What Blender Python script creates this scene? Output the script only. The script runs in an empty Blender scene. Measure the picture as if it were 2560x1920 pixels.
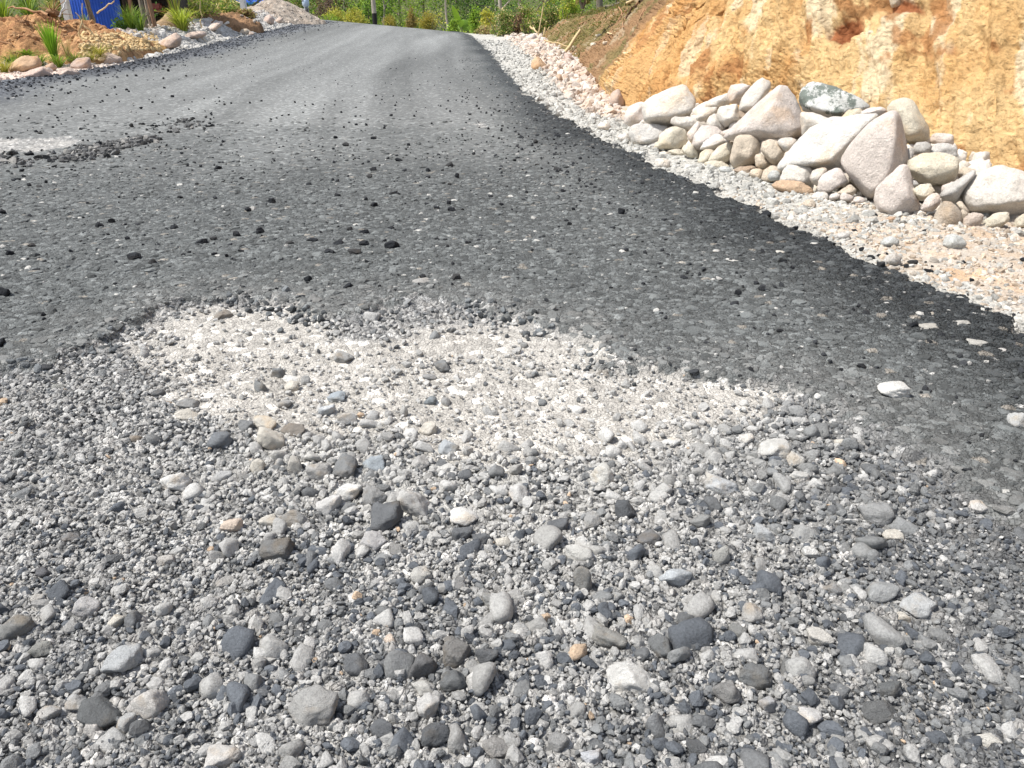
import bpy, bmesh, math, random
import numpy as np
from mathutils import Vector
random.seed(7)
RNG = np.random.default_rng(11)
SC = bpy.context.scene
COL = SC.collection

# ------------------------------------------------------------------ camera, world, sun, exposure
CAM_H, PITCH, FPX = 1.0, math.radians(25.6), 1934.0       # metres, radians, focal length in px of a 2560 px wide frame
cd = bpy.data.cameras.new('camera'); cam = bpy.data.objects.new('camera', cd); COL.objects.link(cam)
cam.location = (0, 0, CAM_H); cam.rotation_euler = (math.pi/2 - PITCH, 0, 0)
cd.sensor_width = 36; cd.lens = 36*FPX/2560; cd.clip_start = 0.05; cd.clip_end = 2000
cd.dof.use_dof = False
SC.camera = cam
SUN = Vector((-0.60, -0.10, 1.02)).normalized()
w = bpy.data.worlds.new('World'); SC.world = w; w.use_nodes = True
nt = w.node_tree; nt.nodes.clear()
sky = nt.nodes.new('ShaderNodeTexSky'); sky.sky_type = 'NISHITA'; sky.sun_disc = False
sky.sun_elevation = math.asin(SUN.z); sky.sun_rotation = math.atan2(SUN.x, SUN.y)
sky.air_density = 1.0; sky.dust_density = 1.5; sky.ozone_density = 1.0
bg = nt.nodes.new('ShaderNodeBackground'); bg.inputs[1].default_value = 0.15
wo = nt.nodes.new('ShaderNodeOutputWorld')
hs = nt.nodes.new('ShaderNodeHueSaturation'); hs.inputs['Saturation'].default_value = .62
nt.links.new(sky.outputs[0], hs.inputs['Color']); nt.links.new(hs.outputs[0], bg.inputs[0]); nt.links.new(bg.outputs[0], wo.inputs[0])
sl = bpy.data.lights.new('sun', 'SUN'); sl.energy = 4.3; sl.angle = math.radians(0.55); sl.color = (1, 0.96, 0.895)
so = bpy.data.objects.new('sun', sl); COL.objects.link(so); so.rotation_euler = SUN.to_track_quat('Z', 'Y').to_euler()
SC.view_settings.view_transform = 'Standard'; SC.view_settings.look = 'None'
SC.view_settings.exposure = 0.52; SC.view_settings.gamma = 1.0

# ------------------------------------------------------------------ numeric helpers
def h2(ix, iy, seed=0):
    a = (ix.astype(np.int64)*374761393 + iy.astype(np.int64)*668265263 + seed*974634777) & 0xffffffff
    a = ((a ^ (a >> 13))*1274126177) & 0xffffffff
    a = ((a ^ (a >> 16))*2246822519) & 0xffffffff
    return ((a ^ (a >> 15)) & 0xffffff)/float(0xffffff)
def vn(x, y, seed=0):
    ix = np.floor(x); iy = np.floor(y); fx = x-ix; fy = y-iy
    fx = fx*fx*fx*(fx*(fx*6-15)+10); fy = fy*fy*fy*(fy*(fy*6-15)+10)
    a = h2(ix, iy, seed); b = h2(ix+1, iy, seed); c = h2(ix, iy+1, seed); d = h2(ix+1, iy+1, seed)
    return (a*(1-fx)+b*fx)*(1-fy)+(c*(1-fx)+d*fx)*fy
def fbm(x, y, o=4, seed=0, g=.5):
    s = 0; a = 1.0; t = 0
    for k in range(o):
        s = s+a*vn(x*2**k+k*17.3, y*2**k-k*9.1, seed+k); t += a; a *= g
    return s/t
def vn3(p, seed=0):
    i = np.floor(p); f = p-i; f = f*f*(3-2*f); r = 0
    for dx in (0, 1):
        for dy in (0, 1):
            for dz in (0, 1):
                w_ = (f[:, 0] if dx else 1-f[:, 0])*(f[:, 1] if dy else 1-f[:, 1])*(f[:, 2] if dz else 1-f[:, 2])
                r = r + w_*h2(i[:, 0]+dx+131*(i[:, 2]+dz), i[:, 1]+dy, seed)
    return r
def fbm3(p, o=4, seed=0, g=.5):
    s = 0; a = 1.0; t = 0
    for k in range(o):
        s = s+a*vn3(p*2**k+k*7.7, seed+k*3); t += a; a *= g
    return s/t
def voro(x, y, c, seed=0, ax=1.0):
    """F1, F2 (in units of a cell) and a random id of the nearest jittered point"""
    X = x/c; Y = y/(c*ax); ix = np.floor(X); iy = np.floor(Y)
    f1 = np.full(X.shape, 9.0); f2 = np.full(X.shape, 9.0); idv = np.zeros(X.shape)
    for dx in (-1, 0, 1):
        for dy in (-1, 0, 1):
            jx = ix+dx; jy = iy+dy
            px = jx+.1+.8*h2(jx, jy, seed); py = jy+.1+.8*h2(jx, jy, seed+51)
            d = np.hypot(px-X, py-Y); m = d < f1
            f2 = np.where(m, f1, np.minimum(f2, d))
            idv = np.where(m, h2(jx, jy, seed+99), idv); f1 = np.where(m, d, f1)
    return f1, f2, idv
def ss(a, b, x):
    t = np.clip((x-a)/(b-a), 0, 1); return t*t*(3-2*t)
def lerp(a, b, t): return a*(1-t)+b*t
def mixc(c, d, t): return c*(1-t[..., None])+np.asarray(d)*t[..., None]

# ------------------------------------------------------------------ terrain profile and pixel -> ground
XC = lambda y: np.interp(y, [0, 8, 14, 24, 45, 70], [-1.6, -3.0, -3.9, -4.6, -6.4, -8.0])
def zbase(x, y):
    x = np.asarray(x, float); y = np.asarray(y, float)
    r = ss(13, 44, y)
    z = .40*r-.084*r*np.clip(x-XC(y), -4.6, 4.6)
    f = np.clip(y-44, 0, 60)
    return z-np.minimum(f*f*.012, .14*f)
cp, sp = math.cos(PITCH), math.sin(PITCH)
def berm(x, y):
    d = xL(y)-x; return .42*ss(.1, 1.3, d)*(1-ss(1.9, 3.0, d))*ss(15.5, 22, y)*(1-ss(38, 46, y))
def zlight(x, y): return float(zbase(x, y)+berm(x, y))
def ray(px, py):
    a = (px-1280)/FPX; b = -(py-960)/FPX
    return np.array([a, cp+b*sp, -sp+b*cp])
def U(px, py, zf=None):
    """world point of the ground seen at a photo pixel (2560 x 1920)"""
    d = ray(px, py); zf = zf or (lambda x, y: float(zbase(x, y)))
    t = .3
    while t < 140:
        t2 = t*1.012
        if CAM_H+d[2]*t2 <= zf(d[0]*t2, d[1]*t2): break
        t = t2
    lo, hi = t, t*1.012
    for _ in range(14):
        m = (lo+hi)/2
        if CAM_H+d[2]*m <= zf(d[0]*m, d[1]*m): hi = m
        else: lo = m
    return np.array([d[0]*hi, d[1]*hi, CAM_H+d[2]*hi])
def P(px, py, Y):
    d = ray(px, py); t = Y/d[1]; return np.array([d[0]*t, Y, CAM_H+d[2]*t])
F22 = 2560/2212
def W22(pts): return [tuple(U(a*F22, b*F22)[:2]) for a, b in pts]

def curve_x(pts):
    a = sorted([(p[1], p[0]) for p in pts]); ys = np.array([q[0] for q in a]); xs = np.array([q[1] for q in a])
    return lambda y: np.interp(y, ys, xs)
RE = W22([(2212, 720), (2060, 655), (1900, 590), (1780, 532), (1660, 470), (1540, 418), (1430, 368), (1310, 312), (1200, 250), (1140, 205), (1100, 165), (1065, 120), (1040, 96), (1012, 76)])
RE += [(2.42, -.2), (3.1, -3), (RE[-1][0]-1.2, RE[-1][1]+9), (RE[-1][0]-6, 75)]
xR = curve_x(RE)
LE = W22([(0, 176), (100, 163), (200, 150), (300, 131), (400, 110), (500, 84), (600, 62), (660, 47)])
LE += [(LE[0][0]+.9, LE[0][1]-3), (LE[0][0]+1.6, 5), (-6.2, -3), (LE[7][0]-1.0, 46), (LE[7][0]-7, 75)]
LE = [p for p in LE]
xL = curve_x(LE)
TOEPX = [(1330, 84), (1353, 96), (1384, 116), (1435, 146), (1463, 179), (1484, 210), (1552, 280)]
TOE = [tuple(U(a, b)[:2]) for a, b in TOEPX]+[tuple(U(2395, 420)[:2]), tuple(U(2560, 452)[:2])]
e = np.array(TOE[-1])-np.array(TOE[-2])
e = e/np.hypot(*e); q_ = np.array(TOE[-1]); TOE += [tuple(q_+e*1.6), tuple(q_+e*3.0+[0, -.4]), tuple(q_+e*4.0+[.3, -2.5]), tuple(q_+e*4.0+[.8, -7])]
TOE = [(TOE[0][0]-.6, TOE[0][1]+5), (TOE[0][0]-2.5, TOE[0][1]+12)][::-1]+TOE
xT = curve_x(TOE)

def sdf(x, y, poly):
    """signed distance to a polygon, negative inside"""
    d = np.full(x.shape, 1e9); ins = np.zeros(x.shape, bool); n = len(poly)
    for i in range(n):
        ax, ay = poly[i]; bx, by = poly[(i+1) % n]
        ex, ey = bx-ax, by-ay; t = np.clip(((x-ax)*ex+(y-ay)*ey)/(ex*ex+ey*ey+1e-12), 0, 1)
        d = np.minimum(d, np.hypot(x-ax-ex*t, y-ay-ey*t))
        c = ((ay > y) != (by > y)) & (x < (bx-ax)*(y-ay)/((by-ay) if by != ay else 1e-12)+ax)
        ins ^= c
    return np.where(ins, -d, d)
# worn-through hole in front of the camera (open towards the bottom of the picture)
HOLE = W22([(-500, 860), (0, 812), (120, 795), (215, 760), (290, 712), (345, 694), (395, 664), (470, 660), (560, 657), (630, 672), (690, 700), (770, 694), (812, 657), (900, 657), (1000, 664), (1060, 686), (1130, 690), (1185, 708), (1255, 728), (1268, 752), (1262, 775), (1320, 803), (1440, 812), (1560, 822), (1680, 842), (1790, 880), (1880, 940), (1980, 1010), (2150, 1110), (2500, 1300)])+[(1.6, .1), (1.6, -2), (-2.5, -2), (-2.5, .6)]
DUST = W22([(300, 770), (380, 712), (450, 682), (600, 688), (700, 735), (820, 745), (960, 715), (1110, 700), (1240, 742), (1320, 815), (1520, 832), (1650, 860), (1600, 905), (1450, 930), (1350, 965), (1220, 990), (1010, 985), (820, 930), (640, 945), (540, 880), (400, 850)])
HOLES2 = [W22(q) for q in ([(-60, 300), (60, 297), (200, 300), (220, 305), (195, 316), (130, 324), (90, 334), (-60, 336)],
                           [(1018, 268), (1046, 268), (1052, 274), (1036, 277), (1020, 274)],
                           )]
GRAV2 = W22([(-80, 330), (110, 335), (300, 298), (410, 262), (450, 275), (330, 315), (200, 350), (-80, 372)])

def masks(x, y):
    dr = (xR(y)-x)*.93; dl = (x-xL(y))*.97
    n = (fbm(x*7, y*7, 4, 5)-.5)
    road = np.minimum(dr+.24*n*(1+y*.03), dl+.22*n*(1+y*.03))
    near = (y < 4.6) & (np.abs(x) < 6)
    hole = np.full(x.shape, 3.0)
    hole[near] = sdf(x[near], y[near], HOLE)
    hole = hole+n*.16
    dust = np.full(x.shape, 3.0); dust[near] = sdf(x[near], y[near], DUST)
    dust = dust+n*.26-.07
    mid = (y > 3.2) & (y < 12)
    for q in HOLES2:
        s = sdf(x[mid], y[mid], q)+n[mid]*.45+.06
        hole[mid] = np.minimum(hole[mid], s); dust[mid] = np.minimum(dust[mid], s)
    return road, hole, dust, n
def zmid(x, y):
    """ground height without the small relief"""
    x = np.atleast_1d(np.asarray(x, float)); y = np.atleast_1d(np.asarray(y, float))
    road, hole, dust, n = masks(x, y)
    A = ss(-.01, .035, road)*(1-ss(.03, -.02, hole)*.999)
    z = zbase(x, y)+lerp(.024, .010, ss(3.2, 4.2, y)*ss(.25, .8, xR(y)-x))*A
    sh = np.clip(-road, 0, 3)
    z += berm(x, y)
    z += .012*(fbm(x*2.2, y*2.2, 3, 21)-.5)+.05*(fbm(x*1.3, y*1.3, 3, 33)-.5)*ss(0, 1, sh)
    z -= .012*ss(.05, -.5, dust)
    z += .02*ss(.0, -.25, hole)*(fbm(x*5, y*5, 3, 71)-.35)*(y < 3.5)
    return z

# ------------------------------------------------------------------ mesh and object helpers
def mesh_np(name, v, f, col=None, smooth=True):
    me = bpy.data.meshes.new(name); v = np.ascontiguousarray(v, dtype=np.float32); f = np.asarray(f, dtype=np.int32)
    me.vertices.add(len(v)); me.vertices.foreach_set('co', v.ravel())
    k = f.shape[1]; me.loops.add(f.size); me.loops.foreach_set('vertex_index', f.ravel())
    me.polygons.add(len(f)); me.polygons.foreach_set('loop_start', np.arange(0, f.size, k, dtype=np.int32))
    me.polygons.foreach_set('use_smooth', np.broadcast_to(np.asarray(smooth, dtype=bool), (len(f),)).copy())
    me.update(calc_edges=True)
    if col is not None:
        a = me.color_attributes.new('Col', 'FLOAT_COLOR', 'POINT')
        c = np.ones((len(v), 4), np.float32); c[:, :3] = np.clip(col, 0, 1)
        a.data.foreach_set('color', c.ravel())
    return me
def link(name, me, mat=None, parent=None, loc=None, color=None):
    o = bpy.data.objects.new(name, me); COL.objects.link(o)
    if mat is not None and me is not None and not me.materials: me.materials.append(mat)
    if parent is not None: o.parent = parent
    if loc is not None: o.location = tuple(float(q) for q in loc)
    if color is not None: o.color = (*[float(q) for q in color], 1)
    return o
def tag(o, label, cat, group=None, kind=None):
    if label: o['label'] = label
    if cat: o['category'] = cat
    if group: o['group'] = group
    if kind: o['kind'] = kind
    return o
def empty(name, loc): return link(name, None, loc=loc)

# ------------------------------------------------------------------ materials
def newmat(name, rough=.9, spec=.25):
    m = bpy.data.materials.new(name); m.use_nodes = True; n = m.node_tree
    b = n.nodes['Principled BSDF']; b.inputs['Roughness'].default_value = rough
    b.inputs['Specular IOR Level'].default_value = spec
    return m, n, b
def nd(n, typ, **kw):
    x = n.nodes.new(typ)
    for k, v in kw.items():
        if k in x.inputs: x.inputs[k].default_value = v
        else: setattr(x, k, v)
    return x
def noise(n, vec, scale, detail=5, rough=.6):
    t = nd(n, 'ShaderNodeTexNoise', Scale=scale, Detail=detail, Roughness=rough); n.links.new(vec, t.inputs['Vector']); return t.outputs['Fac']
def ramp(n, fac, *stops):
    r = n.nodes.new('ShaderNodeValToRGB'); n.links.new(fac, r.inputs[0]); el = r.color_ramp.elements
    while len(el) > 1: el.remove(el[0])
    for i, (p, c) in enumerate(stops):
        q = el[0] if i == 0 else el.new(p)
        q.position = p; q.color = (*c, 1) if len(c) == 3 else c
    return r.outputs[0]
def mul(n, a, b, fac=1.0, mode='MULTIPLY'):
    m = n.nodes.new('ShaderNodeMix'); m.data_type = 'RGBA'; m.blend_type = mode
    if isinstance(fac, float): m.inputs[0].default_value = fac
    else: n.links.new(fac, m.inputs[0])
    for s, q in ((6, a), (7, b)):
        if isinstance(q, tuple): m.inputs[s].default_value = (*q, 1)
        else: n.links.new(q, m.inputs[s])
    return m.outputs[2]
def bump(n, b, h, dist, prev=None, strength=1.0):
    u = nd(n, 'ShaderNodeBump', Strength=strength, Distance=dist); n.links.new(h, u.inputs['Height'])
    if prev is not None: n.links.new(prev, u.inputs['Normal'])
    n.links.new(u.outputs[0], b.inputs['Normal']); return u.outputs[0]
def geo(n): return nd(n, 'ShaderNodeNewGeometry').outputs['Position']
def obco(n): return nd(n, 'ShaderNodeTexCoord').outputs['Object']
def attr(n, name='Col'): return nd(n, 'ShaderNodeAttribute', attribute_name=name).outputs['Color']
def grey(v): return (v, v, v)

def mat_ground(name, rough=.95, bd=.004, sc=1.0):
    m, n, b = newmat(name, rough, .2); p = geo(n)
    c = attr(n)
    c = mul(n, c, ramp(n, noise(n, p, 150*sc, 3, .7), (.3, grey(.72)), (.7, grey(1.22))))
    c = mul(n, c, ramp(n, noise(n, p, 22*sc, 4, .7), (.3, grey(.86)), (.7, grey(1.12))))
    n.links.new(c, b.inputs['Base Color'])
    q = bump(n, b, noise(n, p, 55*sc, 6, .7), bd*2.2)
    bump(n, b, noise(n, p, 260*sc, 3, .7), bd*.5, q)
    return m
M_ROAD = None
def mat_road():
    m, n, b = newmat('asphalt', .86, .15); p = geo(n); c = attr(n)
    v = nd(n, 'ShaderNodeTexVoronoi', Scale=34, feature='DISTANCE_TO_EDGE'); n.links.new(p, v.inputs['Vector'])
    v2 = nd(n, 'ShaderNodeTexVoronoi', Scale=34); n.links.new(p, v2.inputs['Vector'])
    v3 = nd(n, 'ShaderNodeTexVoronoi', Scale=85, feature='DISTANCE_TO_EDGE'); n.links.new(p, v3.inputs['Vector'])
    sv = nd(n, 'ShaderNodeSeparateColor'); n.links.new(v2.outputs['Color'], sv.inputs[0])
    c = mul(n, c, ramp(n, sv.outputs[0], (.0, grey(.74)), (.85, grey(1.12)), (.97, grey(1.7))))
    c = mul(n, c, ramp(n, noise(n, p, 150, 3, .7), (.3, grey(.70)), (.7, grey(1.25))))
    n.links.new(c, b.inputs['Base Color'])
    e1 = ramp(n, v.outputs['Distance'], (.0, grey(0)), (.32, grey(1))); e2 = ramp(n, v3.outputs['Distance'], (.0, grey(0)), (.15, grey(1)))
    ro = nd(n, 'ShaderNodeAttribute', attribute_name='Rough').outputs['Fac']
    s1 = nd(n, 'ShaderNodeMath', operation='MULTIPLY'); n.links.new(e1, s1.inputs[0]); n.links.new(ro, s1.inputs[1])
    q = bump(n, b, s1.outputs[0], .0040); s2 = nd(n, 'ShaderNodeMath', operation='MULTIPLY'); n.links.new(e2, s2.inputs[0]); n.links.new(ro, s2.inputs[1])
    q = bump(n, b, s2.outputs[0], .0022, q); bump(n, b, noise(n, p, 260, 4, .7), .0012, q)
    return m
M_ROAD = mat_road(); M_GROUND = mat_ground('dirt_and_gravel', .95, .003)
M_SOIL = mat_ground('soil', .98, .02, .35)
def mat_stone(name, bd=.0012, sc=260, rough=.92):
    m, n, b = newmat(name, rough, .2); p = geo(n)
    c = attr(n); c = mul(n, c, ramp(n, noise(n, p, sc, 4, .7), (.28, grey(.68)), (.5, grey(1.0)), (.75, grey(1.28))))
    n.links.new(c, b.inputs['Base Color']); bump(n, b, noise(n, p, sc*1.3, 4, .75), bd*2); return m
M_STONE = mat_stone('gravel_stone', .0022, 210)
M_STONE_L = mat_stone('gravel_stone_far', .004, 60)
def mat_rock(name, sc, bd, dark=.25):
    """rock coloured by the colour of its object, with mottling, mineral stains and pitting"""
    m, n, b = newmat(name, .93, .2); p = geo(n)
    oi = nd(n, 'ShaderNodeObjectInfo')
    c = oi.outputs['Color']
    c = mul(n, c, ramp(n, noise(n, p, sc, 6, .65), (.3, grey(.80)), (.5, grey(1.0)), (.72, grey(1.13))))
    c = mul(n, c, (1.0, .80, .58), ramp(n, noise(n, p, sc*.45, 5, .6), (.53, grey(0)), (.68, grey(.55))))
    v = nd(n, 'ShaderNodeTexVoronoi', Scale=sc*9); n.links.new(p, v.inputs['Vector'])
    c = mul(n, c, ramp(n, v.outputs['Distance'], (.08, grey(.7)), (.22, grey(1.0))))
    c = mul(n, c, ramp(n, noise(n, p, sc*14, 3, .7), (.3, grey(.78)), (.68, grey(1.15))))
    n.links.new(c, b.inputs['Base Color'])
    q = bump(n, b, noise(n, p, sc*1.1, 8, .68), bd*5)
    bump(n, b, noise(n, p, sc*8, 5, .75), bd*1.5, q)
    return m
M_ROCK = mat_rock('limestone_rock', 9, .007)
M_PEB = mat_rock('single_stone', 40, .0022)
def mat_moss():
    m, n, b = newmat('lichen_rock', .93, .2); p = geo(n); c = nd(n, 'ShaderNodeObjectInfo').outputs['Color']
    c = mul(n, c, ramp(n, noise(n, p, 9, 6, .7), (.3, grey(.8)), (.7, grey(1.15))))
    c = mul(n, c, (.085, .11, .09), ramp(n, noise(n, p, 6, 8, .78), (.49, grey(0)), (.55, grey(.85))), 'MIX')
    n.links.new(c, b.inputs['Base Color']); bump(n, b, noise(n, p, 14, 8, .7), .02); return m
M_LICHEN = mat_moss()
def mat_leaf(name, tr=.35):
    m, n, b = newmat(name, .6, .3); c = attr(n); n.links.new(c, b.inputs['Base Color'])
    t = nd(n, 'ShaderNodeBsdfTranslucent'); n.links.new(mul(n, c, (1.0, 1.0, .55)), t.inputs['Color'])
    mx = nd(n, 'ShaderNodeMixShader'); mx.inputs[0].default_value = tr
    n.links.new(b.outputs[0], mx.inputs[1]); n.links.new(t.outputs[0], mx.inputs[2])
    n.links.new(mx.outputs[0], n.nodes['Material Output'].inputs[0]); return m
M_LEAF = mat_leaf('leaf')
def mat_plain(name, c, rough=.8, sc=20, lo=.8, hi=1.15, bd=.002, metal=0.0, stretch=None):
    m, n, b = newmat(name, rough, .3); p = obco(n)
    if stretch:
        mp = nd(n, 'ShaderNodeMapping'); mp.inputs['Scale'].default_value = stretch; n.links.new(p, mp.inputs[0]); p = mp.outputs[0]
    f = noise(n, p, sc, 5, .65)
    n.links.new(mul(n, c, ramp(n, f, (.3, grey(lo)), (.7, grey(hi)))), b.inputs['Base Color'])
    b.inputs['Metallic'].default_value = metal
    bump(n, b, f, bd); return m
M_BARK = mat_plain('bark', (.20, .17, .13), .95, 8, .55, 1.3, .02, stretch=(3, 3, .5))
M_BARKP = mat_plain('pale_bark', (.42, .37, .30), .95, 8, .6, 1.2, .02, stretch=(3, 3, .5))
M_BARKB = mat_plain('brown_bark', (.27, .16, .10), .95, 8, .6, 1.3, .02, stretch=(3, 3, .5))
M_STICK = mat_plain('dry_wood', (.58, .44, .24), .85, 12, .7, 1.2, .004, stretch=(4, 4, .6))
M_ROOT = mat_plain('root', (.34, .19, .10), .95, 14, .6, 1.3, .006)
M_BLUE = mat_plain('blue_painted_metal', (.015, .075, .42), .45, 3, .75, 1.15, .002)
M_WHITE = mat_plain('weathered_white', (.62, .63, .62), .8, 5, .75, 1.1, .003)
M_DARK = mat_plain('tarred_wood', (.018, .016, .015), .8, 9, .7, 1.3, .004)
M_SHED = mat_plain('dark_boards', (.09, .075, .06), .95, 4, .6, 1.3, .01, stretch=(8, 8, .6))
M_TIN = mat_plain('grey_tin', (.30, .31, .31), .5, 5, .7, 1.15, .003, .3)
M_RED = mat_plain('faded_red_cloth', (.32, .11, .09), .9, 6, .7, 1.2, .01)

# ------------------------------------------------------------------ ground: one fine fan of rows whose spacing grows with distance
def paleF(x, y):
    return np.exp(-((x+.22)/.75)**2-((y-1.72)/.55)**2)
def build_ground():
    th = np.concatenate([np.arange(math.atan(.36), math.atan(1.7), .00112), np.arange(math.atan(1.7), math.atan(5.2), .00052), np.arange(math.atan(5.2), math.atan(11.0), .0008)]); ys = list(np.tan(th))
    while ys[-1] < 66: ys.append(ys[-1]+.12+.002*(ys[-1]-11))
    ys = np.array(ys); NC = 1200
    t = np.linspace(-1, 1, NC); t = .93*(t*.75+.25*t**3)
    Y = np.repeat(ys[:, None], NC, 1); X = t[None, :]*(Y+.65)
    x = X.ravel(); y = Y.ravel()
    road, hole, dust, n = masks(x, y)
    z = zmid(x, y)
    fade = 1-ss(5, 16, y)
    # bitumen-bound stones: packed rounded cells, smoother where wheels polished the far road
    wx = x+.004*(fbm(x*60, y*60, 2, 3)-.5)*2; wy = y+.004*(fbm(x*60, y*60, 2, 4)-.5)*2
    f1, f2, cid = voro(wx, wy, .032, 1, .8)
    g1, g2, cid2 = voro(wx, wy, .013, 2, .9)
    hole = hole+(cid-.5)*.07*(y < 5); road = road+(cid-.5)*.05
    H = 1-ss(.02, -.005, hole)            # 1 = bitumen still there
    A = ss(-.005, .012, road)*H
    edge = 1-ss(.05, .75, np.minimum((xR(y)-x)*.93, 9)-.35*(fbm(x*1.3, y*.8, 3, 9)-.5))       # rougher, blacker rim on the bank side
    edgeL = 1-ss(.3, 1.5, x-xL(y)+.5*(fbm(x*1.5, y*.8, 3, 10)-.5))
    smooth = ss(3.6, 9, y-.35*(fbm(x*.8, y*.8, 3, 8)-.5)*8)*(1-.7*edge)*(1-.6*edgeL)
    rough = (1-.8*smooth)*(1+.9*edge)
    cell = np.minimum(f2-f1, .30)/.30; cell = cell*(2-cell)
    hA = .0056*cell*(.45+.65*cid)*rough+.0016*np.minimum(g2-g1, .3)/.3*rough
    hA += .006*(fbm(x*12, y*12, 3, 12)-.5)*rough
    # loose base: grit of several sizes
    k1, k2, kid = voro(x, y, .011, 6); l1, l2, lid = voro(x, y, .024, 7); 
    big = (lid > .62)
    hB = .0050*np.minimum(k2-k1, .5)/.5*(.3+kid)+big*.013*np.clip(1-(l1/.52)**2, 0, 1)*lid
    hB += .012*(fbm(x*11, y*11, 4, 15)-.5)
    duF = ss(.08, -.10, dust)*(1-.55*ss(3.6, 4.5, y))
    hB *= (1-.62*duF)
    z += A*hA+(1-A)*hB*(.6+.4*fade)*(1-.45*ss(0, .1, -road))
    # crumbled rim of the worn layer
    rim = np.exp(-(hole/.035)**2)*ss(0, .1, road)*(y < 11)
    z += rim*.009*(fbm(x*45, y*45, 2, 18)-.4)
    # colours
    c = np.zeros((len(x), 3))
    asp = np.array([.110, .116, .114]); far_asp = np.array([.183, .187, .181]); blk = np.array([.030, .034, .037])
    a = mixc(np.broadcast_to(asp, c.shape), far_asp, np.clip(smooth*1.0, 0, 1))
    a = a*(.72+.5*cid*(1-.8*smooth)+.12*smooth)[:, None]
    a = mixc(a, blk, np.clip(edge*1.05, 0, 1)*(.55+.45*cid)*.9)
    a = mixc(a, [.085, .092, .108], np.clip(edgeL, 0, 1)*.75)
    wheel = fbm((x-XC(y))*1.6, y*.06, 4, 41)                  # dust worn into lengthwise streaks
    a = a*(1+.95*(wheel-.5)*ss(3, 10, y))[:, None]
    a = a*(1+.5*(fbm(x*1.1, y*.9/(1+.12*y), 4, 44)-.5))[:, None]
    film = ss(.45, .0, hole)*(y < 5)*.22*fbm(x*5, y*5, 3, 47) # pale dust carried out of the hole
    a = mixc(a, [.40, .385, .36], film)
    wht = ((cid2 > .988) & (fbm(x*3, y*3, 2, 77) > .5))
    a = mixc(a, [.40, .39, .37], wht*(.85-.5*smooth))
    brn = (cid > .985)*1.0; a = mixc(a, [.30, .27, .23], brn*(1-smooth)*.7)
    pz = paleF(x, y); g = mixc(np.broadcast_to(np.array([.33, .325, .312]), c.shape), [.46, .45, .42], pz*.8); g = mixc(g, [.455, .432, .392], duF)
    tar = ss(.50, .62, fbm(x*9, y*9, 4, 52))*(1-duF)*(1-.6*pz)
    g = mixc(g, [.18, .183, .183], tar*.7)
    g = g*(1+(kid-.5)*.5*(1-.75*duF))[:, None]
    g = mixc(g, [.05, .052, .055], ((kid > .8)*(1-.92*duF)*.75))
    g = mixc(g, [.48, .46, .43], (big & (lid > .9) & (l1 < .5))*.6*(1-duF))
    rightlow = ss(.25, 1.0, x-.10)*ss(2.6, 1.4, y)            # darker, tar-bound corner
    g = mixc(g, [.105, .107, .108], rightlow*.65*(1-duF))
    # beyond the bitumen: grey crushed stone, then pinkish tan dirt, then soil
    sR = np.clip((x-xR(y))/np.maximum(xT(y)-xR(y), .4), 0, 1.5)
    s = np.broadcast_to(np.array([.42, .405, .365]), c.shape)*(.78+.45*kid)[:, None]
    tan = np.maximum(ss(.42, .75, sR+.55*(fbm(x*2.3, y*2.3, 4, 61)-.5)), ss(4.6, 3.4, y)*ss(.12, .38, x-xR(y)+.3*(fbm(x*2.3, y*2.3, 4, 61)-.5)))
    s = mixc(s, [.46, .36, .265], tan*.85); s = mixc(s, [.52, .34, .20], tan*ss(.5, .62, fbm(x*5, y*5, 4, 64))*.6); s = mixc(s, [.44, .42, .38], tan*ss(.52, .62, fbm(x*7, y*7, 4, 65))*.6); s = s*(1+.35*(fbm(x*6, y*6, 3, 63)-.5))[:, None]
    sLd = xL(y)-x
    sl_ = np.broadcast_to(np.array([.47, .45, .42]), c.shape)*(.8+.4*kid)[:, None]
    sl_ = mixc(sl_, [.56, .45, .38], ss(20, 16, y)); sl_ = mixc(sl_, [.52, .37, .27], ss(.9, 1.5, sLd+.9*(fbm(x*1.5, y*1.5, 3, 66)-.5)))
    sl_ = mixc(sl_, [.24, .17, .075], ss(2.0, 3.0, sLd+1.2*(fbm(x*1.2, y*1.2, 3, 67)-.5)))
    off = np.where((x > XC(y))[:, None], s, sl_)
    inroad = ss(-.02, .02, road)
    hb = mixc(off, g, inroad)
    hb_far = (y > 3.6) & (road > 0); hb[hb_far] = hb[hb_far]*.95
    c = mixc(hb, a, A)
    # quads, split into the road and the ground beside it
    R, C = Y.shape; idx = np.arange(R*C).reshape(R, C)
    q = np.stack([idx[:-1, :-1], idx[:-1, 1:], idx[1:, 1:], idx[1:, :-1]], -1).reshape(-1, 4)
    side = (road > -.03)[q].mean(1) > .5
    V = np.stack([x, y, z], 1)
    left = (x[q[:, 0]] < XC(y[q[:, 0]]))
    for name, sel, mat, lab in (('road', side, M_ROAD, 'dark asphalt road worn through to pale base in front'),
                           ('road_shoulder', ~side & ~left, M_GROUND, 'crushed stone shoulder between the road and the ochre bank'),
                           ('verge', ~side & left, M_GROUND, 'pale stone verge on the far side of the road')):
        f = q[sel]; u, inv = np.unique(f, return_inverse=True)
        me = mesh_np(name, V[u], inv.reshape(-1, 4), c[u]); ra = me.attributes.new('Rough', 'FLOAT', 'POINT'); ra.data.foreach_set('value', np.clip(rough[u], 0, 1.6).astype(np.float32))
        o = link(name, me, mat); tag(o, lab, name.replace('_', ' '), kind='structure')
    return
build_ground()

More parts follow.
